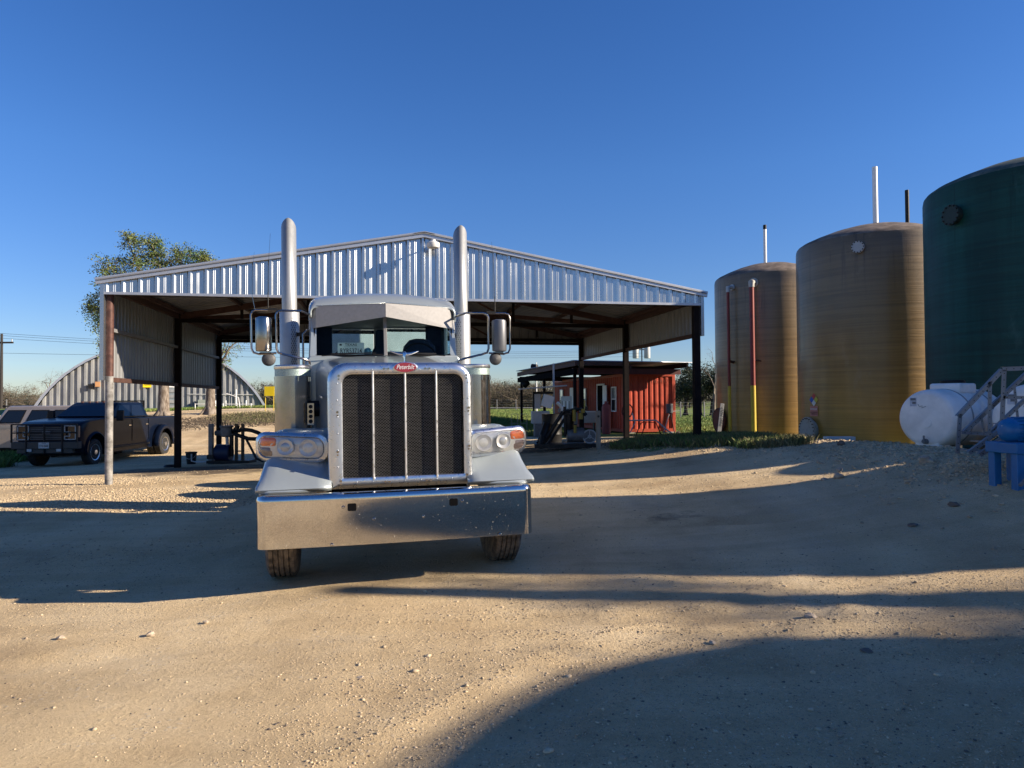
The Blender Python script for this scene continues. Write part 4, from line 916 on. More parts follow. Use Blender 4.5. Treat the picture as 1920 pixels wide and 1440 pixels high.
# ------------------------------------------------------------------ galvanised stairs
ST = empty('steel_stairs', (0,0,0), 0, 'galvanised slotted-angle stairs with handrails beside the white tank at right', 'stairs')
HOLEM = mat('hole_dark', (.01,.01,.012), .9)
def slot(a, b, w_=.045, n=14, nm='stair_rail'):
    a, b = Vector(a), Vector(b); d = (b-a).normalized(); L = (b-a).length
    side = d.cross(Vector((0,1,0))).normalized()
    m = MB().bar(a, b, w_, .005, up=(0,1,0)); m.bar(a+side*w_/2+Vector((0,.02,0)), b+side*w_/2+Vector((0,.02,0)), .005, .045, up=(0,1,0))
    o = m.build(nm, GALV, ST, 0)
    h = MB(); k = max(2, int(L/.075))
    for i in range(k):
        c_ = a+d*(L*(i+.5)/k)
        q = [c_+(d*math.cos(t)+side*math.sin(t))*.007+Vector((0,-.0045,0)) for t in np.linspace(0,2*math.pi,8,False)]
        h.add(q, [tuple(range(8))])
    tag(h.build('punched_holes', HOLEM, o, 0), kind='stuff')
def pxp(px, py, Y):      # helper to read the photograph: pixel -> point at depth Y
    d = F + Xr*((px-960)/1331) - Ur*((py-720)/1331); t = Y/d.y; return Vector((0,0,CAM_H))+d*t
for (a, b, Y0, Y1, w_) in (((1797,782),(1880,694),8.7,8.7,.05),((1880,692),(1935,690),8.7,8.7,.05),((1800,776),(1795,850),8.7,8.7,.05),((1856,716),(1855,812),8.7,8.7,.045),
    ((1883,694),(1877,830),8.7,8.7,.055),((1808,812),(1935,693),8.8,8.8,.045),((1803,811),(1862,815),8.7,8.7,.035),((1881,745),(1935,746),8.7,8.7,.035),
    ((1901,718),(1910,802),9.2,9.2,.03),((1860,810),(1925,748),8.8,8.8,.035),((1840,782),(1845,812),9.2,9.2,.03),((1818,850),(1885,800),8.7,8.7,.045),((1838,854),(1925,790),8.6,8.6,.05)):
    slot(pxp(*a,Y0), pxp(*b,Y1), w_)
for k in range(4):
    c_ = pxp(1842+k*22, 846-k*17, 9.0); MB().box(c_, (.26,.55,.012)).build('stair_tread', GALV, ST, 0)
# ------------------------------------------------------------------ blue motor on its stand
mt = empty('electric_motor', tuple(pxp(1915,806,8.0)), R(8), 'blue electric motor lying on the blue steel stand at right edge', 'motor')
M0 = Matrix.Rotation(R(90),4,'Y')
b = MB().lathe([(0,-.02),(.05,-.02),(.09,-.005),(.125,.03),(.135,.07),(.135,.46),(.12,.50),(.04,.52),(0,.52)], 36, Matrix.Translation((-.21,0,0)) @ M0).build('motor_housing', BLUE, mt)
fins = MB()
for k in range(18):
    a = R(20*k+10); fins.box((.05,.139*math.cos(a),.139*math.sin(a)), (.34,.006,.022), Matrix.Rotation(a-R(90),3,'X'))
tag(fins.build('cooling_fins', BLUE, b, 0), kind='stuff')
MB().bx(-.06,.14,-.20,-.12,-.07,.08).build('terminal_box', BLUE, mt, bevel=.015)
MB().bx(-.15,.30,-.12,.12,-.16,-.13).build('motor_foot', BLUE, mt, 0)
MB().bx(.02,.11,-.202,-.200,-.04,.05).build('name_plate', LGREY, mt, 0)
for x in (-.05,.13):
    for z in (-.06,.07): MB().cyl((x,-.200,z),(x,-.206,z),.008,8).build('cover_bolt', OILY, mt)
MB().tube([(.04,-.16,-.07),(.04,-.2,-.2),(.15,-.22,-.34),(.33,-.2,-.5)], .012, 6).build('power_cable', BLACK, mt)
MB().tube([(.08,0,.13),(.08,0,.16),(.10,0,.175),(.12,0,.16),(.12,0,.13)], .008, 6).build('lifting_eye', OILY, mt)
p0 = pxp(1876,838,8.0); mg = gz(5.9,8.0)
md_ = empty('motor_stand', (p0.x, 8.0, 0), R(8), 'blue steel stand with square legs carrying the blue motor at right edge', 'stand')
zt = pxp(1900,834,8.0).z
MB().bx(0,.62,-.22,.22,zt-.09,zt+.03).build('stand_top', BLUE, md_, bevel=.008)
for x in (.01,.24,.50):
    for y in (-.20,.11): MB().bx(x+.01,x+.10,y,y+.09,.25,zt-.09).build('leg', BLUE, md_, bevel=.006)
MB().bar((-.05,-.3,zt-.42),(.45,-.3,zt+.0),.03).build('brace_bar', GREY, md_, 0)
mt.location.z = zt+.165; mt.location.x = p0.x+.24; mt.location.y = 8.02

# ------------------------------------------------------------------ red container office and its lean-to roof
cr_ = R(12)
OF = empty('container_office', (4.86, 31.0, .22), cr_, 'red shipping container office with white doors and windows under a lean-to roof', 'container office')
CW, CL, CH = 2.44, 11.6, 2.58
MB().bx(.06,CW-.06,.10,CL-.1,.12,CH-.08).build('inner_wall', REDD, OF, 0)
m = MB(); ribbed(m, (.14,.035,0), (1,0,0), (0,-1,0), CW-.28, lambda s: .16, lambda s: CH-.12, minor=False, pitch=.245, wide=.15, hgt=-.036); m.build('end_wall', RED, OF, 0)
for x0, sgn in ((.02,-1),(CW-.02,1)):
    m = MB(); ribbed(m, (x0-sgn*.03,.14,0), (0,1,0), (sgn,0,0), CL-.28, lambda s: .16, lambda s: CH-.12, minor=False, pitch=.28, wide=.14, hgt=.058)
    m.build('side_wall', RED, OF, 0)
for x in (0, CW-.15):
    for y in (0, CL-.15): MB().bx(x,x+.15,y,y+.15,0,CH).build('corner_post', RED, OF, bevel=.008)
for a in ((.15,CW-.15,.0,.1),(.15,CW-.15,CL-.1,CL)):
    MB().bx(a[0],a[1],a[2],a[3],.02,.16).build('bottom_rail', RED, OF, 0); MB().bx(a[0],a[1],a[2],a[3],CH-.12,CH-.01).build('top_rail', RED, OF, 0)
for a in ((-.005,.09),(CW-.09,CW+.005)):
    MB().bx(a[0],a[1],.15,CL-.15,.02,.16).build('bottom_rail', RED, OF, 0); MB().bx(a[0],a[1],.15,CL-.15,CH-.12,CH-.01).build('top_rail', RED, OF, 0)
MB().bx(.02,CW-.02,.02,CL-.02,CH-.04,CH-.004).build('container_roof', REDD, OF, 0)
text('container_number', '5 2 0 2 8 1 7', .19, mat('faded_ink', (.14,.03,.02), .7), OF, (1.62,-.005,CH-.33), (R(90),0,0), .0005)
DOORW = mat('white_door', (.80,.80,.78), .5, 0, .05, 3)
def side_win(y, w_=.62, z0=.95, z1=1.98):
    f = MB()
    for a in ((y,y+w_,z0-.05,z0),(y,y+w_,z1,z1+.05),(y,y+.05,z0,z1),(y+w_-.05,y+w_,z0,z1),(y+.05,y+w_-.05,(z0+z1)/2-.02,(z0+z1)/2+.03)): f.bx(-.075,-.03,*a)
    f = f.build('window_frame', WHITE, OF, 0)
    MB().bx(-.060,-.045,y+.05,y+w_-.05,(z0+z1)/2+.03,z1).build('pane', mat('pane_bright', (.45,.55,.6), .05, .7, .05, 3), f, 0)
    MB().bx(-.060,-.045,y+.05,y+w_-.05,z0,(z0+z1)/2-.02).build('pane', GLASSD, f, 0)
side_win(.75); side_win(5.1); side_win(9.3)
d = MB().bx(-.07,-.035,2.35,3.25,.15,2.12).build('doorway', BLACKM, OF, 0)
MB().bx(-.10,-.04,2.27,2.35,.1,2.2).bx(-.10,-.04,3.25,3.33,.1,2.2).bx(-.10,-.04,2.35,3.25,2.12,2.2).build('door_frame', WHITE, d, 0)
dd = MB().box((-.19, 1.89, 1.13), (.045,.84,1.95), Matrix.Rotation(R(-8),3,'Z')).build('open_door', DOORW, OF, bevel=.004)
MB().box((-.27,1.56,1.05),(.10,.09,.04)).build('door_handle', OILY, dd, 0)
d2 = MB().bx(-.085,-.035,7.0,7.88,.14,2.1).build('door', DOORW, OF, bevel=.004)
MB().bx(-.12,-.085,7.08,7.14,1.0,1.06).build('door_handle', OILY, d2, 0)
for k, (y, x) in enumerate(((-.05,.1),(-.05,1.95),(CL-.4,.1),(CL-.4,1.95))):
    MB().bx(x,x+.42,y,y+.38,-.32,.015).build('support_block', CONC, OF, 0)
LT = empty('lean_to_roof', (2.66, 29.5, 0), cr_, 'flat corrugated lean-to roof on dark red beams over the red container', 'roof')
rw, rl = 5.0, 11.2
m = MB(); rb = []
s = 0
while s < rl:
    rb += [(s,0),(s+.02,.03),(s+.06,.03),(s+.08,0)]; s += .22
m.loft([[(-.12,a,3.30+h) for a, h in rb], [(rw+.25,a,3.24+h) for a, h in rb]], False).build('roof_sheet', TRIMM, LT, 20, solid=.003)
for a, b_, mm in (((0,-.02,3.20),(0,rl,3.12),RUSTY),((rw,-.02,3.14),(rw,rl,3.12),DARKST)): MB().bar(a,b_,.07,.22).build('edge_beam', mm, LT, 0)
MB().bar((0,0,3.21),(2.3,0,3.17),.07,.16).build('front_beam', RUSTY, LT, 0)
MB().bar((.0,.5,2.90),(rw-.1,.5,2.86),.12,.24).build('main_beam', mat('maroon_beam', (.085,.024,.024), .6, .1, .2, 5), LT, 0)
MB().bar((.0,rl-.5,2.86),(rw-.1,rl-.5,2.84),.12,.24).build('main_beam', DARKST, LT, 0)
MB().bar((.05,.2,2.86),(.05,rl,2.80),.14,.26).build('side_beam', BLACKM, LT, 0)
for k in range(1,7): MB().bar((0.,k*1.6,3.12),(rw,k*1.6,3.08),.06,.12).build('joist', DARKST, LT, 0)
MB().box((2.4,-.02,3.02),(.07,.07,.22)).build('beam_strut', RUSTY, LT, 0)
for (x, y) in ((.1,.5),(.1,5.6),(.1,10.7)): MB().bx(x-.06,x+.06,y-.06,y+.06,.0,2.80).build('post', DARKST, LT, 0)
sp = empty('spot_light', tuple(pxp(1002,688,39)), R(-40), 'small black floodlight standing on top of the lean-to roof edge', 'lamp')
MB().lathe([(.14,-.16),(.20,-.1),(.10,.2),(.04,.22),(0,.22)], 16, Matrix.Rotation(R(80),4,'Y')).build('lamp_head', BLACK, sp); MB().cyl((0.1,0,-.35),(0.1,0,0),.02,8).build('bracket', LGREY, sp)
sp2 = empty('spot_light', tuple(pxp(985,720,39.5)), R(-30), 'small black floodlight hanging below the lean-to roof corner', 'lamp')
MB().lathe([(.12,-.16),(.22,-.1),(.16,.2),(.05,.25),(0,.25)], 16, Matrix.Rotation(R(60),4,'Y')).build('lamp_head', BLACK, sp2); MB().cyl((0.05,0,0),(0.1,0,.3),.02,8).build('bracket', BLACK, sp2)
# electric box on legs in front of the container end
eb = empty('electric_box', tuple(pxp(1255,766,30.3)), cr_, 'grey electric meter box on thin conduit legs by the container end', 'electric box')
MB().bx(-.14,.14,-.06,.06,-.20,.20).build('cabinet', GREY, eb, bevel=.01)
MB().cyl((.0,0,-.2),(-.32,0,-1.15),.018,6).build('conduit', LGREY, eb); MB().tube([(.06,0,-.2),(.13,0,-.6),(.22,0,-1.0),(.4,-.1,-1.35)],.02,6).build('conduit', BLACK, eb); MB().cyl((.14,0,-.12),(.5,.0,-.10),.014,6).build('conduit', LGREY, eb)
rk = empty('pipe_rack', (5.0,28.2,gz(5.0,28.2)-.02), R(6), 'low rack of welded pipe on the ground before the container end', 'pipe rack')
MB().tube([(-.55,0,0),(-.55,0,.62),(.72,0,.62)], .03, 8).tube([(.72,0,.62),(1.15,-.2,.2),(1.45,-.4,-.02)], .03, 8).build('pipe_frame', LGREY, rk)
MB().tube([(-.1,0,.02),(.1,0,.5),(.25,0,.58)],.02,6).tube([(.15,.1,.0),(.35,.1,.55),(.75,.1,.52),(.95,0,.0)],.022,6).build('bent_pipe', BLACK, rk)
hs = empty('coiled_hose', (4.85,29.9,gz(4.85,29.9)), 0, 'red hose reel and hanging hose at the left corner of the container end', 'hose')
MB().tube([(.0+.22*math.cos(a), -.05*math.sin(a*3), 1.0+.28*math.sin(a)) for a in np.linspace(0,2*math.pi*3,60)], .028, 6).build('hose_coil', mat('hose_dark', (.10,.02,.015), .6), hs)
MB().tube([(.2,0,.9),(.3,-.1,.5),(.1,-.1,.1),(-.2,-.1,.04)], .028, 6).build('hose_end', LGREY, hs)
MB().tube([(-.15,0,.0),(-.12,0,.7),(.05,0,1.2)], .02, 6).build('hose_stand', OILY, hs)
cy_ = empty('gas_cylinder', (4.05,30.6,gz(4.05,30.6)), 0, 'dull red upright drum by the container side near the front window', 'cylinder')
MB().lathe([(.16,0),(.19,.03),(.19,1.15),(.15,1.27),(.07,1.33),(.05,1.42),(0,1.42)], 20).build('cylinder_body', mat('old_red', (.30,.06,.05), .6), cy_); MB().cyl((-.1,0,1.38),(.1,0,1.38),.02,8).build('valve', LGREY, cy_)
pb = empty('notice_board', (3.35,36.5,0), cr_, 'white notice board against the red container wall between window and door', 'board')
MB().bx(-.62,-.58,-.9,.9,1.0,1.85).build('board_panel', LGREY, pb, 0)
for k in range(5): MB().bx(-.626,-.621,-.75+k*.32,-.55+k*.32,1.15+.1*(k%2),1.6).build('paper_note', WHITE if k%2 else PUMPG, pb, 0)
MB().bx(-.60,-.56,-.8,-.74,.2,1.0).bx(-.60,-.56,.74,.8,.2,1.0).build('board_leg', LGREY, pb, 0)
cab_ = empty('white_cabinet', tuple(pxp(1103,782,32.0)), cr_, 'white box cabinet beside the open container door', 'cabinet')
MB().bx(-.32,.32,-.2,.2,-.25,.22).build('cabinet_body', LGREY, cab_, bevel=.01); MB().bx(-.33,.33,-.21,.21,.22,.27).build('cabinet_lid', WHITE, cab_, 0); MB().bx(-.28,-.24,-.1,.1,-1.2,-.25).bx(.24,.28,-.1,.1,-1.2,-.25).build('cabinet_leg', OILY, cab_, 0)

# ------------------------------------------------------------------ loading pumps, bollards, barrel, bucket
def at(px, Y, dz=0.): 
    x = (px-960)/1331*Y; return (x, Y, gz(x, Y)+dz)
bo_ = empty('pipe_bollard', at(1121,17.6,-.05), 0, 'pale weathered square bollard right of the loading pump with the fan', 'bollard')
MB().bx(-.055,.055,-.055,.055,0,1.0).build('bollard_post', WOOD, bo_, bevel=.012); MB().cyl((-.0,-.06,.86),(0,-.075,.86),.03,10).build('bolt', OILY, bo_)
bo2 = empty('pipe_bollard', at(396,20.0,-.05), 0, 'dark grey square bollard left of the pump with black hoses', 'bollard')
MB().bx(-.06,.06,-.06,.06,0,1.18).build('bollard_post', PUMPG, bo2, bevel=.01); MB().bx(-.09,.09,-.075,-.06,.20,.32).build('clamp_plate', OILY, bo2, 0)
bk = empty('bucket', at(359,20.6,-.01), 0, 'black plastic bucket on the ground beside the left pump', 'bucket')
MB().lathe([(0,.01),(.12,.01),(.15,.33),(.165,.33),(.165,.36),(.14,.36),(.12,.04),(0,.03)], 24).build('pail', BLACK, bk); MB().tube([(-.16,0,.32),(-.12,-.1,.20),(0,-.15,.16),(.12,-.1,.20),(.16,0,.32)], .006, 6).build('handle', LGREY, bk)
lp = empty('loading_pump', at(425,20.2,0), 0, 'oily loading pump with two black hoses under the canopy, left of the truck', 'pump')
MB().cyl((-.28,0,.30),(.12,0,.30),.24,24).lathe([(0,0),(.2,0)],6).build('pump_motor', mat('dark_blue', (.01,.02,.06), .45), lp)
MB().bx(-.45,.75,-.3,.3,.02,.10).build('skid_base', OILY, lp, 0)
MB().lathe([(.12,.75),(.16,.78),(.16,1.02),(.19,1.03),(.19,1.07),(0,1.08)], 24, Matrix.Translation((.0,0,0))).build('filter_pot', PUMPG, lp)
for k in range(5): MB().cyl((-.14+.07*k,-.1,1.06),(-.14+.07*k,-.1,1.13+.04*(k%3)),.012,6).build('valve_stem', OILY, lp)
MB().cyl((.06,-.05,.1),(.03,-.05,.80),.045,12).build('riser_pipe', LGREY, lp)
MB().cyl((-.32,0,.86),(-.1,0,.86),.07,12).build('suction_flange', PUMPG, lp)
MB().cyl((.14,0,.2),(.14,0,.8),.06,12).build('riser_pipe', OILY, lp)
for k in range(4): MB().cyl((.2+.06*k,-.06,.86+.03*(k%2)),(.2+.06*k,.06,1.0+.03*(k%3)),.03,8).build('valve', OILY, lp)
MB().cyl((.1,0,.92),(.55,0,.94),.05,10).build('manifold', OILY, lp)
BRZ = mat('brown_post', (.07,.045,.02), .6)
for x in (.28,.46): MB().bx(x-.035,x+.035,-.04,.04,0,1.12).build('guard_post', BRZ, lp, 0)
MB().bx(.28,.46,-.02,.02,.33,.36).build('guard_rung', BRZ, lp, 0)
HOSE = mat('rubber_hose', (.012,.012,.012), .6, 0, .2, 20, .004, 60)
MB().tube([(.50,0,.96),(.72,-.02,.93),(.92,-.04,.86),(1.10,-.06,.74),(1.22,-.06,.68)], .055, 12).build('hose', HOSE, lp)
MB().tube([(.2,0,.84),(.45,-.05,.76),(.65,-.08,.70),(.85,-.08,.69),(1.05,-.08,.72),(1.22,-.06,.68)], .055, 12).build('hose', HOSE, lp)
MB().tube([(.55,0,.70),(.72,-.05,.42),(.88,-.1,.14),(1.1,-.1,.05)], .035, 10).build('hose', HOSE, lp)
MB().tube([(-.95,-.1,.28),(-.95,-.1,.08),(-.80,-.1,.05),(-.35,-.12,.06)], .02, 8).build('drain_pipe', LGREY, lp)
wl = MB(); wl.lathe([(.17,.0),(.2,.03),(.17,.06),(.15,.03),(.17,0)], 24); 
tag(wl.build('rubber_ring', OILY, None, loc=at(322,18.9,.0)), 'dark rubber ring lying at the foot of the middle left canopy post', 'ring')
rp = empty('loading_pump', at(1080,18.6,0), 0, 'dark loading pump with yellow valves and round fan guard, right of the truck', 'pump')
MB().bx(-1.1,.55,-.35,.35,.02,.12).build('skid_base', OILY, rp, 0)
MB().cyl((-.25,0,.33),(.20,0,.33),.19,20).build('pump_motor', PUMPG, rp)
fg = MB(); c_ = Vector((.33,-.16,.30))
fg.tube([c_+Vector((.17*math.cos(a),0,.17*math.sin(a))) for a in np.linspace(0,2*math.pi,29)], .018, 8, False)
for a in (90,210,330): fg.bar(c_, c_+Vector((.16*math.cos(R(a)),0,.16*math.sin(R(a)))), .02)
fg.tube([c_+Vector((.04*math.cos(a),0,.04*math.sin(a))) for a in np.linspace(0,2*math.pi,13)], .012, 6, False)
fgo = fg.build('fan_guard', LGREY, rp)
MB().cyl((.33,-.14,.30),(.33,.15,.30),.165,24).build('fan_shroud', PUMPG, rp)
MB().lathe([(.10,.35),(.13,.4),(.13,.85),(.18,.87),(.18,.92),(.1,.97),(0,.98)], 18, Matrix.Translation((-.2,0,0))).build('filter_pot', OILY, rp)
YV = mat('dull_yellow', (.30,.22,.03), .5, 0, .2, 9)
for (x, z, r_, h) in ((-.07,.70,.045,.30),(-.05,.40,.04,.20),(.10,.75,.06,.16),(.16,.92,.05,.10)): MB().cyl((x,-.18,z),(x,-.18,z+h),r_,12).build('yellow_valve', YV, rp)
for (a, b_, r_) in (((-.9,-.1,.10),(-.35,-.1,.95),.05),((-.75,.0,.10),(-.28,-.0,.80),.04),((-.35,-.1,.95),(.1,-.1,1.02),.05),((.1,-.1,1.02),(.25,-.1,.85),.05),((-.3,-.1,.3),(-.3,-.1,1.0),.04)):
    MB().cyl(a,b_,r_,10).build('oily_pipe', OILY, rp)
for k in range(6): MB().box((-.45+.14*k,-.1,.98+.05*(k%2)),(.07,.08,.10)).build('valve_body', OILY if k%2 else PUMPG, rp, 0)
MB().cyl((-.95,-.15,.12),(-.75,.1,.62),.11,14).build('gearbox', OILY, rp)
MB().bx(-.05,.02,-.14,.14,.62,.92).build('guard_plate', PUMPG, rp, 0)
MB().tube([(-.9,-.2,.35),(-.95,-.25,.15),(-.95,-.25,.0)], .05, 8).build('drain_pipe', OILY, rp)
br = empty('barrel', at(1034,20.3,0), 0, 'black steel barrel standing behind the right loading pump', 'barrel')
MB().lathe([(.27,.0),(.285,.02),(.285,.28),(.295,.30),(.285,.32),(.285,.58),(.295,.60),(.285,.62),(.285,.86),(.29,.88),(.27,.88),(.265,.85),(0,.85)], 32).build('drum_body', BLACK, br); MB().cyl((.1,-.1,.85),(.1,-.1,.88),.03,10).build('bung', OILY, br)
dl = empty('dispenser_stand', at(1010,29.0,0), R(5), 'grey equipment boxes under a small tilted shade, left of the red container', 'equipment stand')
MB().bx(-.30,.42,-.2,.2,.55,1.05).build('lower_box', LGREY, dl, bevel=.01); MB().bx(-.20,.32,-.25,.25,-.1,.55).build('base_block', PUMPG, dl, 0)
MB().box((.35,-.05,1.45),(.42,.3,.5),Matrix.Rotation(R(18),3,'Y')).build('tilted_box', WHITE, dl, bevel=.01); MB().bx(-.18,.05,-.15,.15,1.15,1.75).build('upper_box', LGREY, dl, 0)
MB().bx(-.2,.6,-.03,.03,1.75,1.85).bx(-.25,-.18,-.03,.03,1.0,1.85).build('box_frame', OILY, dl, 0)
MB().box((.15,0,2.02),(1.9,.9,.05),Matrix.Rotation(R(-4),3,'Y')).build('shade_panel', LGREY, dl, 0)
MB().cyl((.62,0,-.1),(.62,0,3.0),.04,8).build('mast', LGREY, dl)
MB().tube([(.75,0,1.4),(.95,0,1.2),(1.02,0,.8),(1.0,0,.4)], .07, 10).build('white_tarp', WHITE, dl)
for x in (-1.0,-.62): 
    f = MB().bx(x-.14,x-.12,-.02,.02,.0,.95).bx(x+.12,x+.14,-.02,.02,.0,.95)
    for z in (.2,.55,.93): f.bx(x-.12,x+.12,-.02,.02,z,z+.02)
    f.build('wire_panel', GREY, dl, 0)

# ------------------------------------------------------------------ leaning board, arched hut
lb = MB().box((0,0,.62),(.13,.03,1.25),Matrix.Rotation(R(7),3,'Y')).build('leaning_board', mat('board_white', (.45,.43,.40), .6, 0, .2, 12), None, bevel=.004)
q = at(1350,24.9,-.05); lb.location = q; tag(lb, 'white plank with black handwriting leaning on the round cover of the far amber tank', 'plank')
text('handwriting', 'fresh H2O', .15, INK, lb, (.03,-.02,.75), (R(90),R(-83),0), .0005, .4)
tag(MB().bx(-.35,.35,-.12,.12,-.02,.08).build('valve_box', WHITE, None, loc=at(1572,17.6,.12), bevel=.01), 'flat white lid lying by the round manway of the middle amber tank', 'lid')
HUT = empty('arched_hut', (-27.5, 40.9, 1.15), math.atan2(5.0,11.5), 'grey arched corrugated steel hut on the bank behind the pickup truck', 'hut')
HWd = math.hypot(11.5,5.0); Hr = 3.95; RR = ((HWd/2)**2+Hr**2)/(2*Hr); YC = Hr-RR
def arch(s): return max(.02, YC+math.sqrt(max(0, RR*RR-(s-HWd/2)**2)))
HUTM = mat('weathered_corrugated', (.24,.25,.26), .55, .5, .15, 3, c2=(.38,.385,.38), m2=.5, stretch=(1,1,.2))
HUTD = mat('weathered_groove', (.20,.23,.25), .6, .3, .2, 3)
m = MB()
s = 0.; prof = []
PT = .345
while s < HWd:
    for a, h in ((0,0),(.02,.0),(.05,.11),(.17,.11),(.20,0)):
        if s+a < HWd: prof.append((s+a, h))
    s += PT
m.loft([[(a,-h,-.9) for a, h in prof], [(a,-h,arch(a)-.02) for a, h in prof]], False).build('end_wall', HUTM, HUT, 0)
arc_ = [(s_, arch(s_)) for s_ in [HWd/2-HWd/2*math.cos(R(a)) for a in range(0,181,6)]]
m = MB(); n_ = 60
rows = []
for k in range(n_+1):
    y = -.25+k*18/n_; h = .06 if k % 2 else 0.
    rows.append([(HWd/2+(x-HWd/2)*(1+h/8), y, z+h+.01) for x, z in arc_])
m.loft(rows, False).build('arched_roof', HUTM, HUT, 60)
m = MB(); m.loft([[(HWd/2+(x-HWd/2)*k, y, z*k+.02) for x, z in arc_] for k, y in ((1.0,-.26),(1.025,-.26),(1.025,-.18))], False); m.build('arch_trim', TRIMM, HUT, 0, solid=.02)
# second lower wing to the right: horizontal ribs door
dx = 6.55
dp = MB(); dp.bx(dx,dx+.98,-.16,-.12,.05,2.05).build('door_panel', HUTD, HUT, 0)
for k in range(6): MB().bx(dx,dx+.98,-.20,-.16,.12+k*.33,.30+k*.33).build('door_rib', HUTM, HUT, 0)
yl = MB().bx(dx-1.0,dx-.55,-.17,-.14,1.42,1.82).build('yellow_notice', YELS, HUT, 0)
text('notice_word', 'WARNING', .09, INK, yl, (dx-.775,-.175,1.72), (R(90),0,0), .0005); text('notice_line', 'NO SMOKING\nNO OPEN FLAMES', .05, INK, yl, (dx-.775,-.175,1.56), (R(90),0,0), .0005)
MB().bx(dx+.45,dx+.65,-.205,-.20,1.72,1.95).bx(dx+.30,dx+.72,-.205,-.20,1.42,1.55).build('white_sticker', WHITE, HUT, 0)
MB().bx(3.05,3.3,-.3,-.12,1.45,1.75).build('wall_box', mat('orange_box', (.42,.22,.10), .6), HUT, 0)
MB().bx(2.7,2.95,-.35,-.12,1.35,1.6).build('wall_lamp', BLACK, HUT, 0)
MB().bx(8.6,9.4,-.55,-.15,-.05,.65).build('gas_meter', mat('green_grey', (.22,.25,.22), .6), HUT, 0)
MB().cyl((8.0,-.16,1.0),(12.0,-.16,.95),.025,6).build('wall_pipe', LGREY, HUT)
for k in range(4): MB().cyl((9.6+k*.6,-.3,-.3),(9.6+k*.6,-.3,.6+.7*(k==2)),.04,6).build('wall_pipe', WHITE, HUT)
pr_ = empty('pipe_rail', (-14.9,41.0,gz(-14.9,41.0)), 0, 'low white pipe railing in the grass before the right foot of the arched hut', 'railing')
MB().cyl((-3.4,0,.25),(-.2,.3,.22),.025,6).build('rail', WHITE, pr_)
for k in range(5): MB().cyl((-3.4+k*.8,.02*k,-.1),(-3.4+k*.8,.02*k,.28),.025,6).build('rail_post', WHITE, pr_)
MB().tube([(-1.6,0,.85),(-.9,0,.62),(-.8,0,-.1)], .025, 6).build('rail_arm', WHITE, pr_)
ys = empty('yellow_sign', tuple(at(505,38.0)), 0, 'plain yellow sign on two posts at the right end of the arched hut', 'sign')
zz = pxp(505,733,38).z-ys.location.z
MB().bx(-.26,.26,-.02,.01,zz-.27,zz+.24).build('sign_board', YELS, ys, 0)
for x in (-.22,.22): MB().cyl((x,.03,-.1),(x,.03,zz+.2),.022,6).build('sign_post', YEL, ys)

# ------------------------------------------------------------------ pickup and suv
def vehicle(root, prof, hw, arches, ar, paint, green, wheels, wr, ww, rim):
    """side profile (y, z) with wheel arches cut in the lower edge; green = (bottom y0,y1,z0,hw0, top y0,y1,z1,hw1)"""
    pts = list(prof)
    low = []
    for cy, cz in arches:
        low += [(cy-ar*math.cos(R(a)), cz+ar*math.sin(R(a))) for a in range(-12,193,12)]
    poly = pts + [p for p in low[::-1]]
    n = len(poly)
    def row(x, k): return [(x, y, z) for y, z in poly]
    b = MB()
    cz = .95
    L = []
    for x, k in ((-hw,.95),(-hw+.02,.975),(-hw+.09,1.0),(hw-.09,1.0),(hw-.02,.975),(hw,.95)):
        L.append([(x, 3.0+(y-3.0)*(k if y < .6 or y > 6 else 1), cz+(z-cz)*(k if z > 1.2 else 1)) for y, z in poly])
    b.loft(L, True, True, True)
    body = b.build('body', paint, root, 40, bevel=.06, seg=4)
    y0,y1,z0,h0,y2,y3,z1,h1 = green
    c = MB().loft([[(-h0,y0,z0),(h0,y0,z0),(h0,y1,z0),(-h0,y1,z0)], [(-h1-.02,y2+.0,z1-.06),(h1+.02,y2,z1-.06),(h1+.02,y3,z1-.06),(-h1-.02,y3,z1-.06)], [(-h1+.04,y2+.12,z1),(h1-.04,y2+.12,z1),(h1-.04,y3-.08,z1),(-h1+.04,y3-.08,z1)]], True, True, True).build('cabin', paint, root, 40, bevel=.05, seg=3)
    def gp(x, fy, fz, off):        # on the side of the cabin
        yy = (y0+(y2-y0)*fz) + fy*((y1+(y3-y1)*fz)-(y0+(y2-y0)*fz)); hh = h0+(h1-h0)*fz
        return (x*(hh+off), yy, z0+(z1-.06-z0)*fz)
    return body, cabin_fix(c), gp
def cabin_fix(c): return c
PK_ = empty('pickup_truck', (-14.45, 22.0, 0), R(1.0), 'dark navy dual-rear-wheel crew cab pickup with black grille guard parked left of the canopy', 'pickup truck')
PK_.location.z = gz(-14.5,23.4)-.0
prof = [(.12,.50),(.06,.9),(.09,1.22),(.17,1.35),(.34,1.42),(.7,1.46),(1.3,1.50),(1.9,1.52),(4.62,1.47),(6.72,1.47),(6.76,1.42),(6.76,.62),(6.2,.60)]
body, cb, gp = vehicle(PK_, prof, .97, ((1.02,.46),(5.42,.46)), .54, NAVY, (1.82,4.62,1.49,.90,2.65,4.42,2.03,.74), None, .43, .28, ALU)
MB().bx(-.86,.86,4.75,6.66,1.30,1.475).build('bed_opening', BLACKM, PK_, 0)
wq_ = [gp(1,.04,.10,.006), gp(-1,.04,.10,.006)]
MB().add([(-.80,1.87,1.56),(.80,1.87,1.56),(.70,2.57,1.95),(-.70,2.57,1.95)], [(0,1,2,3)]).build('windshield', GLASSD, PK_, 0, solid=.02)
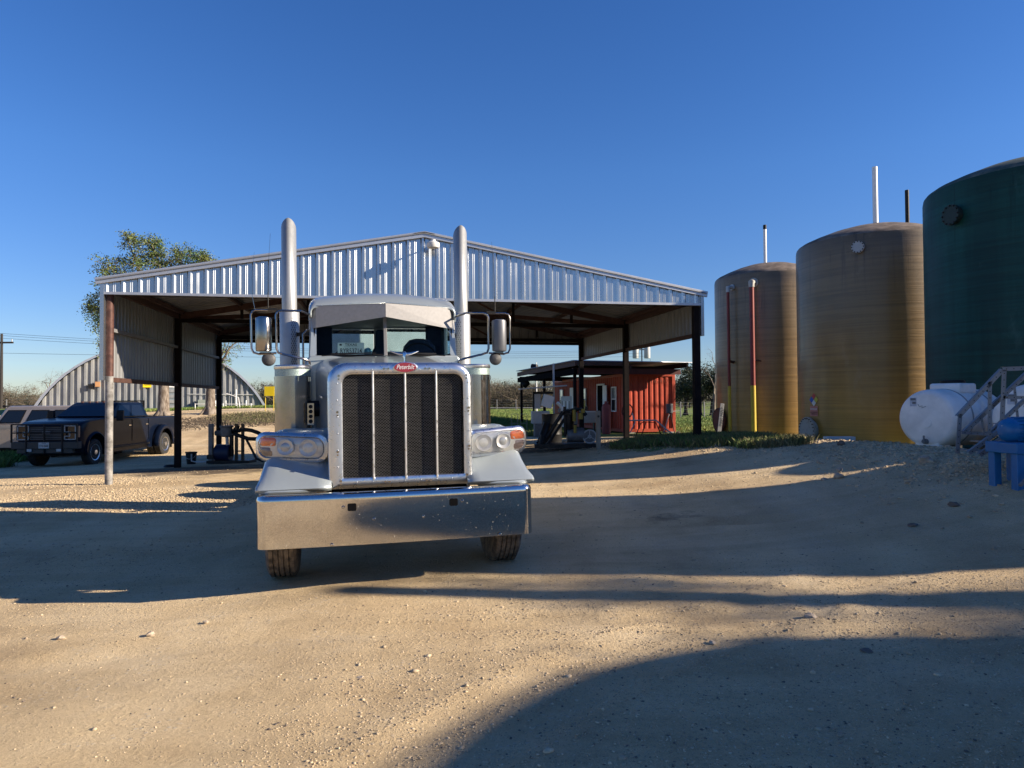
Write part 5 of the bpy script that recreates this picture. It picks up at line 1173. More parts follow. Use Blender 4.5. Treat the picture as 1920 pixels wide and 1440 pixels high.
for s in (-1,1):
    for f0, f1 in ((.13,.50),(.55,.90)):
        top0 = max(f0, .10)
        w_ = MB().add([gp(s,f0+(.05 if f0 < .2 else 0),.12,.008),gp(s,f1,.12,.008),gp(s,f1-.01,.90,.012),gp(s,f0+(-.02 if f0 < .2 else 0)+.02,.90,.012)], [(0,1,2,3)]).build('side_window', GLASSD, PK_, 0, solid=.012)
    for y in (2.0,3.28,4.46): MB().bx(min(s*.972,s*.982),max(s*.972,s*.982),y,y+.012,.66,1.42).build('door_seam', BLACKM, PK_, 0)
    for y in (3.02,4.22): MB().bx(min(s*.975,s*1.0),max(s*.975,s*1.0),y,y+.17,1.20,1.235).build('door_handle', CHROME, PK_, 0)
    MB().bx(min(s*.9,s*1.02),max(s*.9,s*1.02),1.75,4.5,.48,.55).build('side_step', BLACK, PK_, bevel=.01)
    mr_ = MB().bx(min(s*.93,s*1.12),max(s*.93,s*1.12),2.14,2.2,1.50,1.54).bx(min(s*1.05,s*1.27),max(s*1.05,s*1.27),2.08,2.20,1.40,1.76).build('door_mirror', BLACK, PK_, bevel=.02)
    # flares
    for cy, r0, r1, xo in ((1.02,.54,.60,1.02),(5.42,.54,.66,1.20)):
        rows = []
        for rr, xx in ((r1+.03,.955),(r1+.02,xo-.06),(r1-.01,xo-.01),(r0+.03,xo),(r0,xo-.02)):
            rows.append([(s*xx, cy-rr*math.cos(R(a)), .46+rr*math.sin(R(a))*(1.02)) for a in range(-8,189,14)])
        MB().loft(rows, False).build('wheel_flare', NAVY, PK_, 50, solid=.012)
    for cy, xs in ((1.02,(.84,)),(5.42,(.74,1.03))):
        for xx in xs: wheel(PK_, s*xx, cy, .42, .425, .26, ALU if xx > .8 else BLACK, tread=RUBD, rimr=.60, side=s)
    # lamps: C-shaped bright strips round dark glass
    hl = MB().bx(min(s*.52,s*.93),max(s*.52,s*.93),.055,.10,.86,1.33).build('headlight', GLASSD, PK_, bevel=.01)
    for (x0,x1,z0,z1) in ((.54,.90,1.29,1.32),(.54,.57,1.10,1.32),(.54,.72,1.10,1.13),(.70,.73,.98,1.13),(.54,.73,.97,1.0),(.54,.57,.88,1.0),(.54,.90,.87,.90),(.87,.90,.87,1.06),(.87,.90,1.12,1.32)):
        MB().bx(min(s*x0,s*x1),max(s*x0,s*x1),.045,.055,z0,z1).build('chrome_strip', LGREY, hl, 0)
    MB().bx(min(s*.93,s*.965),max(s*.93,s*.965),.09,.16,.95,1.30).build('side_marker', mat('dim_amber', (.20,.10,.08), .3), PK_, 0)
    MB().bx(min(s*.83,s*.95),max(s*.83,s*.95),6.76,6.80,1.0,1.40).build('tail_light', mat('tail_red', (.25,.01,.01), .25, coat=1), PK_, 0)
    MB().bx(min(s*.80,s*1.15),max(s*.80,s*1.15),5.95,5.97,.25,.72).build('mud_flap', BLACK, PK_, 0)
    MB().bx(min(s*.38,s*.52),max(s*.38,s*.52),-.075,-.06,.52,.60).build('fog_light', LGREY, PK_, 0)
gl = MB().bx(-.52,.52,.06,.10,.86,1.30).build('grille', BLACK, PK_, 0)
for k in range(8): MB().bx(-.50,.50,.045,.06,.89+k*.05,.905+k*.05).build('grille_slat', GREY, gl, 0)
MB().lathe([(.14,0),(.14,.01),(0,.012)], 24, Matrix.Translation((0,.045,1.10)) @ Matrix.Rotation(R(90),4,'X') @ Matrix.Diagonal((1,.45,1,1))).build('emblem_oval', GREY, gl)
bp_ = MB().bx(-1.02,1.02,-.06,.16,.60,.82).bx(-.85,.85,-.04,.14,.46,.60).build('bumper', mat('bumper_grey', (.055,.05,.045), .6, .2), PK_, bevel=.015)
gg = MB()
for x in (-1.0,-.55,0,.55,1.0): gg.bx(x-.02,x+.02,-.08,-.04,.46 if abs(x) < .8 else .8,1.36)
for z in (1.34,1.08): gg.bx(-1.0,1.0,-.082,-.042,z,z+.035)
gg.build('grille_guard', BLACK, PK_, 0)
pp_ = MB().bx(-.16,.16,-.085,-.065,.62,.80).build('license_plate', LGREY, PK_, 0)
text('plate_word', 'TEXAS', .045, INK, pp_, (0,-.088,.77), (R(90),0,0), .0005); text('plate_number', 'TTW-8688', .085, INK, pp_, (0,-.088,.69), (R(90),0,0), .0005, 0, .7)
hr = MB().bx(-.72,.72,4.50,4.56,2.05,2.09).bx(-.78,-.74,4.50,4.56,1.47,2.09).bx(.74,.78,4.50,4.56,1.47,2.09)
for k in range(9): hr.bx(-.72+k*.175,-.70+k*.175,4.52,4.54,1.49,2.05)
hr.build('headache_rack', BLACK, PK_, 0)
MB().bx(-.60,.60,2.9,4.3,2.035,2.06).build('roof_rack', BLACK, PK_, 0)
for k in range(5): MB().box((-.5+k*.25,2.78,2.045),(.07,.06,.02)).build('cab_marker', mat('dim_amber', (.2,.1,.08), .3), PK_, 0)
MB().bx(-.4,.4,.3,6.2,.42,.6).cyl((-.7,1.02,.4),(.7,1.02,.4),.06,10).cyl((-.8,5.42,.4),(.8,5.42,.4),.09,10).build('underbody', BLACKM, PK_, 0)
SU = empty('suv', (-20.5, 27.0, 0), R(-90), 'dusty tan boxy four-door suv parked side-on behind the dark pickup', 'suv')
SU.location.z = gz(-18,26.8)
prof = [(.02,.50),(.0,.95),(.06,1.08),(.15,1.12),(1.35,1.18),(4.42,1.16),(4.45,1.10),(4.45,.55)]
body, cb, gps = vehicle(SU, prof, .88, ((.85,.42),(3.62,.42)), .48, TAN, (1.38,4.42,1.16,.84,1.80,4.36,1.86,.74), None, .4, .25, BLACK)
MB().add([(-.72,1.42,1.24),(.72,1.42,1.24),(.68,1.74,1.76),(-.68,1.74,1.76)], [(0,1,2,3)]).build('windshield', GLASSD, SU, 0, solid=.02)
MB().bx(-.76,.76,1.66,1.80,1.82,1.88).build('roof_lip', BLACK, SU, bevel=.01)
for s in (-1,1):
    for f0, f1 in ((.05,.32),(.38,.64),(.70,.93)):
        fr_ = MB().add([gps(s,f0,.10,.010),gps(s,f1,.10,.010),gps(s,f1,.86,.012),gps(s,f0+.01,.86,.012)], [(0,1,2,3)]).build('window_frame', BLACK, SU, 0, solid=.012)
        MB().add([gps(s,f0+.02,.15,.018),gps(s,f1-.015,.15,.018),gps(s,f1-.015,.80,.020),gps(s,f0+.02,.80,.020)], [(0,1,2,3)]).build('pane', GLASSD, fr_, 0, solid=.012)
    for y in (1.5,2.55,3.35): MB().bx(min(s*.882,s*.89),max(s*.882,s*.89),y,y+.012,.55,1.12).build('door_seam', BLACKM, SU, 0)
    for y in (2.35,3.15): MB().bx(min(s*.885,s*.91),max(s*.885,s*.91),y,y+.14,.98,1.01).build('door_handle', BLACK, SU, 0)
    for cy in (.85,3.62): wheel(SU, s*.78, cy, .39, .40, .25, BLACK, tread=RUBD, rimr=.55, side=s)
    MB().bx(min(s*.86,s*1.04),max(s*.86,s*1.04),1.42,1.52,1.20,1.36).build('door_mirror', BLACK, SU, bevel=.02)
    MB().bx(min(s*.55,s*.75),max(s*.55,s*.75),-.03,.02,.80,.98).build('headlight', LENS, SU, 0)
MB().bx(-.45,.45,-.03,.01,.72,1.0).build('grille', BLACK, SU, 0)
MB().bx(-.85,.85,-.16,.02,.45,.62).build('bumper', BLACK, SU, bevel=.02)
MB().lathe([(.30,0),(.36,.03),(.36,.2),(.3,.23),(0,.2)], 30, Matrix.Translation((.0,4.46,.95)) @ Matrix.Rotation(R(-90),4,'X')).build('spare_tyre', RUBD, SU)

# ------------------------------------------------------------------ trees
def leaves(name, pts, size, m, parent, per=1, flat=.6):
    """small folded leaves scattered round the given points"""
    P = np.array(pts); n = len(P)*per; P = np.repeat(P, per, 0) + rng.normal(0, size*1.6, (n,3))*(1,1,.8)
    a = rng.normal(0,1,(n,3)); a[:,2] *= .6; a /= np.linalg.norm(a,axis=1)[:,None]
    b = np.cross(a, rng.normal(0,1,(n,3))); b /= np.linalg.norm(b,axis=1)[:,None]
    s = size*rng.uniform(.6,1.4,(n,1))
    V = np.stack([P, P+(a*.5+b*.32)*s, P+a*s, P+(a*.5-b*.32)*s], 1).reshape(-1,3)
    return npmesh(name, V, np.arange(n*4).reshape(-1,4), m, parent)
def limb(mb, a, b, r0, r1, sag=.15, n=4, k=5, rnd=random):
    a, b = Vector(a), Vector(b); L = (b-a).length; pts = []
    off = Vector((rnd.uniform(-1,1), rnd.uniform(-1,1), rnd.uniform(0,1)))*L*sag
    for i in range(n+1):
        t = i/n; p = a.lerp(b, t)+off*math.sin(math.pi*t)+Vector((rnd.uniform(-1,1),rnd.uniform(-1,1),rnd.uniform(-1,1)))*L*.03*(0 < i < n)
        pts.append(p)
    mb.tube(pts, [r0+(r1-r0)*i/n for i in range(n+1)], k, False); return pts
def cluster_tree(name, label, base, tr_r, forks, clusters, leafm, leafn, leafs, seed, bark=BARK, twig=TWIG, group=None, sub=9, tw=6, cat='tree'):
    rd = random.Random(seed)
    t = empty(name, base, 0, label, cat, group)
    B = Vector(base); tb = MB(); th = forks
    tb.tube([(0,0,-.3),(0.02,0,.0),(.03,.02,.25),(.02,.05,th*.5),(.08,.04,th)], [tr_r*1.9,tr_r*1.45,tr_r*1.08,tr_r*.92,tr_r*.8], 12, False)
    for a in range(5):
        an = a*1.26+rd.random(); tb.tube([(math.cos(an)*tr_r*.5,math.sin(an)*tr_r*.5,.35),(math.cos(an)*tr_r*1.5,math.sin(an)*tr_r*1.5,.05),(math.cos(an)*tr_r*2.6,math.sin(an)*tr_r*2.6,-.15)], [tr_r*.45,tr_r*.32,tr_r*.12], 6, False)
    cr = MB(); lp_ = []
    for (cx, cy, cz, rad, dens) in clusters:
        c = Vector((cx,cy,cz)); st = Vector((.06,.04,th*rd.uniform(.85,1)))
        pts = limb(tb, st, c, tr_r*.42, tr_r*.10, .12, 6, 7, rd)
        for k in range(int(sub*dens)):
            d = Vector((rd.gauss(0,1),rd.gauss(0,1),rd.gauss(0,.8))).normalized()*rad*rd.uniform(.55,1.05)
            p = c+d; s0 = pts[rd.choice((4,5,6,6))]
            q = limb(cr, s0, p, tr_r*.08, tr_r*.02, .12, 4, 4, rd)
            for j in range(tw):
                e = q[rd.choice((2,3,4))]; dd = Vector((rd.gauss(0,1),rd.gauss(0,1),rd.gauss(0.1,.8))).normalized()*rad*rd.uniform(.2,.5)
                pp = limb(cr, e, e+dd, tr_r*.025, tr_r*.010, .1, 2, 3, rd)
                lp_ += [pp[-1], pp[-1], pp[1]]
    tb.build('trunk', bark, t, 60)
    ct = cr.build('crown', twig, t, 0)
    if leafn: leaves('foliage', [tuple(p) for p in lp_], leafs, leafm, ct, leafn)
    return t
def W(px, py, Y): return tuple(pxp(px, py, Y))
bA = at(305, 36.0, 0); bA = (bA[0], bA[1], gz(bA[0], bA[1]))
def cl(px, py, Y, rad, dens, b): p = pxp(px, py, Y); return (p.x-b[0], p.y-b[1], p.z-b[2], rad, dens)
cluster_tree('oak_tree', 'oak with thin early spring leaves rising over the left end of the canopy roof', bA, .27, 2.6,
    [cl(265,480,36.5,1.15,1.5,bA), cl(215,505,36,1.0,1.1,bA), cl(320,490,37,1.15,1.4,bA), cl(370,500,36,.75,1.0,bA), cl(275,530,35,1.3,1.2,bA), cl(200,545,36,.9,1,bA),
     cl(190,600,35.5,.75,1.1,bA), cl(205,640,35,.7,.8,bA), cl(240,600,36.5,1.0,.9,bA), cl(330,545,36,1.2,.9,bA), cl(300,600,37,1.3,.7,bA), cl(240,452,36.5,.5,.6,bA), cl(285,460,36.2,.6,.8,bA), cl(350,478,36.4,.9,.9,bA), cl(385,492,36.2,.5,.8,bA), cl(178,580,36,.6,.8,bA)],
    LEAF, 9, .085, 11, sub=11, tw=6)
bB = at(393, 37.0); bB = (bB[0], bB[1], gz(bB[0], bB[1]))
cluster_tree('oak_tree', 'nearly bare oak whose trunk stands behind the rear left canopy post', bB, .24, 2.2,
    [cl(425,655,37,.75,1.0,bB), cl(445,640,37,.7,.8,bB), cl(400,620,37,.9,.8,bB), cl(380,585,38,1.0,.8,bB), cl(420,675,36.5,.55,.7,bB), cl(350,640,38,.9,.8,bB)],
    LEAF, 2, .07, 12, sub=9, tw=6)
bC = at(95, 62.0); bC = (bC[0], bC[1], gz(bC[0], bC[1]))
cluster_tree('bare_tree', 'small leafless tree behind the left shoulder of the arched hut', bC, .14, 1.6,
    [cl(95,712,62,.95,1,bC), cl(115,705,62,.8,1,bC), cl(80,715,62,.7,1,bC), cl(100,735,62,1.0,.8,bC)], LEAF, 0, .07, 13, sub=9, tw=7)
cluster_tree('bare_tree', 'unseen leafless tree added behind the amber tanks to dapple the container end', (17.5,29.0,gz(17.5,29.0)), .34, 1.8,  # hidden tree, added to throw dappled shade on the container end
    [(-.6,.2,4.6,.9,1),(.7,-.3,5.2,1.0,1),(0,.6,3.9,.9,1),(.1,-.8,6.0,.8,1),(-.2,.9,6.3,.8,.8)], LEAF, 0, .07, 19, sub=7, tw=3)
cluster_tree('bare_tree', 'unseen tree added beyond the right edge to cast soft shade on the yard', (23.0,2.0,gz(23,2.0)), .2, 2.6,  # out-of-view tree, added for soft broken shade across the yard
    [(-.6,.2,6.6,1.3,1),(.9,-.5,7.6,1.3,1),(0,.9,5.9,1.2,1),(.1,-1.2,8.2,1.1,1),(-.6,1.2,8.6,1.1,.8),(.3,-.4,5.2,1.2,1)], LEAF, 9, .12, 29, sub=9, tw=4)
# evergreen oaks beyond the field on the right, trunks visible
k = 0
for px, Y, pt, wr_, lab in ((1285,62,705,2.1,'dark evergreen oak at the field edge, just right of the container roof'),(1312,60,684,2.0,'dark evergreen oak seen right of the front right canopy post'),(1334,58,676,2.0,'dark evergreen oak beside the left edge of the far amber tank'),
        (1262,66,712,1.8,'low dark evergreen oak partly behind the container roof corner'),(1362,60,690,2.0,'dark evergreen oak hidden behind the far amber tank'),(1500,60,690,2.2,'dark evergreen oak behind the gap of the amber tanks')):
    b = at(px, Y); b = (b[0], b[1], gz(b[0], b[1])); rd = random.Random(50+k)
    cl_ = []
    for q in range(7):
        cl_.append((rd.uniform(-wr_,wr_)*.8, rd.uniform(-1,1)*1.2, (pxp(px,pt,Y).z-b[2])*rd.uniform(.52,.88), rd.uniform(.7,1.1), .9))
    cluster_tree('evergreen_oak', lab, b, .16, 1.3, cl_, LEAFD, 9, .13, 60+k, sub=8, tw=4, group='evergreen oaks beyond the field', bark=mat('dark_bark', (.035,.028,.022), .9)); k += 1
bD = at(1338, 50.0); bD = (bD[0], bD[1], gz(bD[0], bD[1]))
cluster_tree('bare_tree', 'leafless tree reaching above the evergreens beside the far amber tank', bD, .12, 1.8,
    [cl(1335,660,50,.6,1,bD), cl(1322,690,50,.6,1,bD), cl(1345,690,50,.7,1,bD)], LEAF, 0, .07, 14, sub=8, tw=6)
# distant leafless woodland: one tree per copy
def far_tree(seed, h, w_, leafy):
    rd = random.Random(seed); t = empty('woodland_tree', (0,0,0), 0, 'grey brown leafless tree in the far tree line', 'tree', 'trees in the far tree line')
    tb = MB().tube([(0,0,-.5),(0,0,h*.3),(.1,0,h*.5)], [.16,.12,.08], 5, False)
    cr = MB(); ls = []
    for k in range(26):
        p = Vector((rd.gauss(0,w_*.42), rd.gauss(0,w_*.35), h*rd.uniform(.10,.95))); limb(tb if k < 4 else cr, (.05,0,h*rd.uniform(.2,.5)), p, .05, .015, .12, 3, 3, rd)
        for j in range(13):
            d = Vector((rd.gauss(0,1),rd.gauss(0,1),rd.gauss(.2,.8))).normalized()*rd.uniform(.4,1.1); a = p+d*.1
            u = d.cross(Vector((rd.random(),rd.random(),rd.random()))).normalized()*.022
            cr.add([a-u, a+u, a+d], [(0,1,2)]); ls.append(tuple(a+d*.8))
    tb.build('trunk', FTWIG, t, 0); c = cr.build('crown', FTWIG, t, 0)
    if leafy: leaves('foliage', ls, .22, LEAFD, c, 3)
    else: leaves('foliage', ls, .10, mat('bud_brown', (.10,.088,.05), .9, 0, .3, 1, island=.4), c, 4)
    return t
protos = [far_tree(201,4.6,4.2,0), far_tree(202,5.4,4.8,0), far_tree(203,3.9,4.6,0), far_tree(204,3.6,3.4,1)]
spots = []
rd = random.Random(9)
for i in range(70): spots.append((rd.uniform(860,1050), rd.uniform(100,150)))
for i in range(44): spots.append((rd.uniform(-160,85), rd.uniform(95,130)))
for i in range(9): spots.append((rd.uniform(498,530), rd.uniform(80,95)))
for i in range(16): spots.append((rd.uniform(1240,1360), rd.uniform(95,130)))
places = [('at the left edge beyond the parked suv', -200, 86), ('behind the yellow sign', 400, 600), ('left of the red container', 800, 1100), ('behind the evergreen oaks on the right', 1200, 1400)]
used = [0]*4
for i, (px, Y) in enumerate(spots):
    j = i % 4 if rd.random() > .25 else rd.choice((0,1,2)); o = protos[j] if not used[j] else copy_tree(protos[j]); used[j] = 1
    x = (px-960)/1331*Y; o.location = (x, Y, gz(x, Y)-.2); o.rotation_euler = (0,0,rd.uniform(0,6.28)); q = rd.uniform(.72,1.05)*(1.0 if px > 700 else .8); o.scale = (q*1.1,q*1.1,q)
    pl_ = [p for p, a, b in places if a <= px <= b][0]
    o['label'] = ('leafless tree ' if j != 3 else 'dull green tree ')+'in the far tree line '+pl_
    o['group'] = 'far tree line '+pl_
# pale hill far right
m = MB(); N_ = 24
hx = [90+10*i for i in range(N_)]
rows = [[(x*1.0, 300+dy, .3+h*max(0,math.sin(math.pi*min(1,max(0,(x-75)/150))))) for x in hx] for dy, h in ((-60,-.5),(-20,2.0),(0,3.4),(40,4.2),(120,0))]
tag(m.loft(rows, False).build('far_hill', mat('pale_hill', (.42,.31,.25), .95, 0, .12, .05), None, 60), kind='structure')
rdm = MB().add([(-12,86,gz(-12,86)+.25),(16,86,gz(16,86)+.25),(16,91,gz(16,91)+.3),(-12,91,gz(-12,91)+.3)], [(0,1,2,3)])
tag(rdm.build('far_road', mat('far_asphalt', (.22,.21,.20), .9), None, 0), kind='structure')

# ------------------------------------------------------------------ poles, wires, fences
def pole(name, label, x, y, h, cross=True, r_=.14):
    p = empty(name, (x, y, gz(x,y)), 0, label, 'pole')
    MB().tube([(0,0,-.5),(0,0,h)], [r_,r_*.65], 10).build('pole_shaft', mat('pole_wood', (.035,.03,.027), .9), p)
    if cross: MB().bx(-.9,.9,-.06,.06,h-.75,h-.62).build('crossarm', mat('pole_wood', (.1,.1,.1)), p, 0); 
    for k in range(3 if cross else 0): MB().cyl((-.8+.8*k,0,h-.62),(-.8+.8*k,0,h-.42),.04,8).build('insulator', LGREY, p)
    return p
pA = pole('utility_pole', 'dark wooden utility pole at the left edge of the picture', -39.8, 55.3, 5.9)
xT, yT = (1204-960)/1331*88, 88
pR = pole('utility_pole', 'unseen wooden pole added beyond the right edge to cast a shadow band', 14.0, 3.95, 6.1, False, .22)  # out-of-view pole, added for the narrow shadow band before the truck
pT = pole('utility_pole', 'utility pole with two transformer cans above the lean-to roof', xT, yT, 7.6, False, .10)
zT = pxp(1204,655,88).z - pT.location.z
for s in (-1,1):
    MB().lathe([(.0,-.75),(.36,-.72),(.38,-.6),(.38,.55),(.36,.66),(0,.72)], 20, Matrix.Translation((s*.72-.05,0,zT-.4))).build('transformer', LGREY, pT)
MB().bx(-1.0,1.0,-.05,.05,zT-.1,zT+.05).build('crossarm', LGREY, pT, 0)
MB().tube([(.9,0,zT-.7),(1.1,0,zT-1.6),(.3,0,zT-3.0)], .02, 5).build('drop_cable', BLACK, pT)
def wire(label, a, b, sag, r_=.008):
    a, b = Vector(a), Vector(b); pts = [a.lerp(b, t)-Vector((0,0,sag*4*t*(1-t))) for t in np.linspace(0,1,25)]
    tag(MB().tube(pts, r_, 4, False).build('power_wire', BLACK, None, 0), label, 'wire', 'power wires across the sky')
wire('topmost of the overhead wires starting at the left edge pole', W(0,625,55.3), W(1190,655,88), .8, .011)
wire('second overhead wire from the top at the left edge pole', W(0,629,55.3), W(1196,658,88), .8, .011)
wire('third overhead wire from the top at the left edge pole', W(0,634,55.3), W(1204,662,88), .8, .011)
wire('single lower overhead wire passing behind the canopy posts', W(0,662,55.3), W(1215,668,88), .3, .011)
wire('lowest overhead wire left of the arched hut', W(-10,743,75), W(1100,735,140), .3, .012)
def wfence(label, x0, x1, y, n):
    f = empty('wire_fence', ((x0+x1)/2, y, 0), 0, label, 'fence')
    for k in range(n):
        x = x0+(x1-x0)*k/(n-1); MB().cyl((x-(x0+x1)/2,0,gz(x,y)-.2),(x-(x0+x1)/2,0,gz(x,y)+1.25),.05,6).build('fence_post', GREY, f, 0)
    for h in (.35,.65,.95,1.2):
        MB().tube([(x-(x0+x1)/2,0,gz(x,y)+h) for x in np.linspace(x0,x1,8)], .012, 3, False).build('fence_wire', GREY, f, 0)
wfence('thin wire fence across the far side of the green field', -6, 9, 80, 8)
wfence('dark wire fence in front of the evergreen oaks on the right', 11, 20, 54, 6)
wfence('wire fence far left behind the parked suv', -62, -38, 66, 9)
lm = MB().tube([(0,0,-.3),(0,0,4.4)], [.06,.04], 8).build('light_mast', WHITE, None, loc=at(1006,60.,0)); tag(lm, 'thin white mast standing between the field and the far trees', 'mast')

# ------------------------------------------------------------------ grass (stuff)
def grass(name, label, n, region, size, m, seed):
    r_ = np.random.default_rng(seed); x, y = region(r_, n)
    z = G(x, y); n = len(x); h = size*r_.uniform(.4,1.25,n); a = r_.uniform(0,6.28,n); wv = h*r_.uniform(.022,.045,n)
    lx, ly = r_.normal(0,.35,n)*h, r_.normal(0,.35,n)*h
    dx, dy = np.cos(a)*wv, np.sin(a)*wv
    P = np.stack([np.stack([x-dx,y-dy,z-.03],-1), np.stack([x+dx,y+dy,z-.03],-1), np.stack([x+lx*.4+dx*.7,y+ly*.4+dy*.7,z+h*.6],-1), np.stack([x+lx,y+ly,z+h],-1)], 1).reshape(-1,3)
    i = np.arange(n)*4
    F_ = np.stack([np.stack([i,i+1,i+2],-1), np.stack([i,i+2,i+3],-1)],1).reshape(-1,3)
    o = npmesh(name, P, F_, m); return tag(o, label, kind='stuff', cat='grass')
def reg_blobs(bl):
    def f(r_, n):
        xs, ys = [], []
        tot = sum(b[5] for b in bl)
        for (cx, cy, rx, ry, rot, wt) in bl:
            k = int(n*wt/tot); t = r_.uniform(0,6.28,k); q = np.sqrt(r_.uniform(0,1,k))*r_.uniform(.7,1.15,k); a, b = rx*q*np.cos(t), ry*q*np.sin(t)
            xs.append(cx+a*math.cos(rot)-b*math.sin(rot)); ys.append(cy+a*math.sin(rot)+b*math.cos(rot))
        return np.concatenate(xs), np.concatenate(ys)
    return f
grass('grass', 'dry straw mixed into the grass hump by the front right canopy post', 16000, reg_blobs([(3.6,17.2,1.2,1.3,.2,5),(4.6,15.7,1.1,1.1,-.5,5),(5.2,14.2,.7,.6,-.6,1.6)]), .16, GRASSD, 28)
grass('grass', 'long dark grass on the hump by the front right canopy post', 17000, reg_blobs([(3.6,17.2,1.1,1.2,.2,5),(4.6,15.7,1.0,1.0,-.5,5),(5.0,14.4,.5,.5,-.6,1.2),(5.0,19.0,1.0,1.2,0,1.5)]), .15, GRASS, 21)
grass('grass', 'green grass of the field around the red container', 110000, lambda r_, n: (r_.uniform(7.7,26,n), 26+32*r_.uniform(0,1,n)**1.3), .15, GRASS, 22)
grass('grass', 'green grass of the field left of the red container', 90000, lambda r_, n: (lambda y: ((r_.uniform(-.07,.085,n))*y+.0, y))(29.5+48*r_.uniform(0,1,n)**1.2), .17, GRASS, 23)
grass('grass', 'grass strip on the bank before the arched hut', 36000, lambda r_, n: (r_.uniform(-27,-8,n), r_.uniform(40.9,44,n)), .15, GRASS, 24)
grass('grass', 'grass tuft at the left edge by the parked vehicles', 14000, reg_blobs([(-17.3,22.3,1.3,1.2,0,1),(-19.5,25,2.5,1.2,0,1.4)]), .28, GRASS, 25)
grass('grass', 'dry tufts along the foot of the tanks and the gravel berm', 7000, reg_blobs([(8.2,17.6,1.2,.8,0,1.2),(7.6,24,1.6,3.0,0,2.2),(5.2,13.9,.5,.4,0,.4),(8.9,12.4,1.1,.5,.5,1)]), .11, GRASSD, 26)
grass('grass', 'sparse weeds on the dirt bank under the oak trees', 3500, reg_blobs([(-12.8,35.8,2.4,1.8,0,1)]), .10, GRASSD, 27)

# ------------------------------------------------------------------ stones
def stones(name, label, n, region, smin, smax, seed, m=STONE, pw=2.5, low=False):
    r_ = np.random.default_rng(seed); x, y = region(r_, n); n = len(x)
    z = G(x, y)+fbm(x, y, 2.2, 3)*(.012+.05*np.exp(-(seg_dist(x,y,BERM)[0]/1.6)**2))*np.exp(-(np.hypot(x,y)/25)**2)+fbm(x, y, .7, 5)*.02*np.exp(-(np.hypot(x,y)/25)**2)
    s = smin+(smax-smin)*r_.uniform(0,1,n)**pw
    t = (1+5**.5)/2
    V0 = np.array([(-1,t,0),(1,t,0),(-1,-t,0),(1,-t,0),(0,-1,t),(0,1,t),(0,-1,-t),(0,1,-t),(t,0,-1),(t,0,1),(-t,0,-1),(-t,0,1)],float)/1.9
    F0 = np.array([(0,11,5),(0,5,1),(0,1,7),(0,7,10),(0,10,11),(1,5,9),(5,11,4),(11,10,2),(10,7,6),(7,1,8),(3,9,4),(3,4,2),(3,2,6),(3,6,8),(3,8,9),(4,9,5),(2,4,11),(6,2,10),(8,6,7),(9,8,1)])
    if low:
        V0 = np.array([(1,0,0),(-1,0,0),(0,1,0),(0,-1,0),(0,0,1),(0,0,-1)],float); F0 = np.array([(0,2,4),(2,1,4),(1,3,4),(3,0,4),(2,0,5),(1,2,5),(3,1,5),(0,3,5)])
    V = V0[None]*r_.uniform(.62,1.25,(n,len(V0),1)); sc = np.stack([r_.uniform(.7,1.4,n), r_.uniform(.6,1.1,n), r_.uniform(.35,.7,n)],-1)
    V = V*sc[:,None]*s[:,None,None]; a = r_.uniform(0,6.28,n); c, s_ = np.cos(a)[:,None], np.sin(a)[:,None]
    V = np.stack([V[...,0]*c-V[...,1]*s_, V[...,0]*s_+V[...,1]*c, V[...,2]],-1); V += np.stack([x,y,z+s*.12],-1)[:,None]
    F_ = (F0[None]+np.arange(n)[:,None,None]*len(V0)).reshape(-1,3)
    return tag(npmesh(name, V.reshape(-1,3), F_, m), label, kind='stuff', cat='gravel')
def fan(y0, y1, pw=1.6, u0=-.78, u1=.78):
    def f(r_, n):
        y = y0+(y1-y0)*r_.uniform(0,1,n)**pw; x = r_.uniform(u0,u1,n)*y
        k = fbm(x, y, .9, 8)+r_.normal(0,.35,n) > -.05; return x[k], y[k]
    return f
stones('gravel', 'fine gravel strewn over the yard', 150000, fan(2.2,8.5,1.0), .0022, .0075, 31, pw=1.6, low=True)
stones('gravel', 'small stones strewn over the near yard', 9000, fan(2.3,8.5,1.1), .005, .012, 38, pw=2)
stones('gravel', 'dark chips strewn over the yard', 5000, fan(2.3,9,1.2), .003, .011, 37, RKD, pw=2)
stones('gravel', 'scattered pebbles on the yard', 700, fan(2.6,12,1.3), .010, .026, 32, pw=3)
stones('gravel', 'gravel further back on the yard', 22000, fan(8,26,1.1), .006, .022, 33, low=True)
def bermreg(r_, n):
    k = r_.integers(0, len(BERM)-1, n); t = r_.uniform(0,1,n); B_ = np.array(BERM)
    p = B_[k,:2]*(1-t[:,None])+B_[k+1,:2]*t[:,None]; return p[:,0]+r_.normal(-.5,.75,n), p[:,1]+r_.normal(-.3,.7,n)
stones('gravel', 'loose gravel and rubble on the berm before the tanks', 26000, bermreg, .006, .040, 34, pw=5)
stones('gravel', 'pale gravel heap left of the silver truck', 20000, reg_blobs([(-7.2,12.0,2.8,1.3,.1,2),(-9.0,14.4,2.2,1.0,0,1.2),(-5.3,11.4,1.2,.7,0,.6)]), .006, .026, 35, pw=2.5, low=True)
stones('leaf_litter', 'dark litter of leaves and twigs below the oak trees', 7000, reg_blobs([(-13.2,35.3,2.4,1.8,0,1),(-16,34,2.2,1.6,0,.5)]), .02, .06, 36, mat('litter_brown', (.10,.075,.05), .95, 0, .3, 8, island=.4))
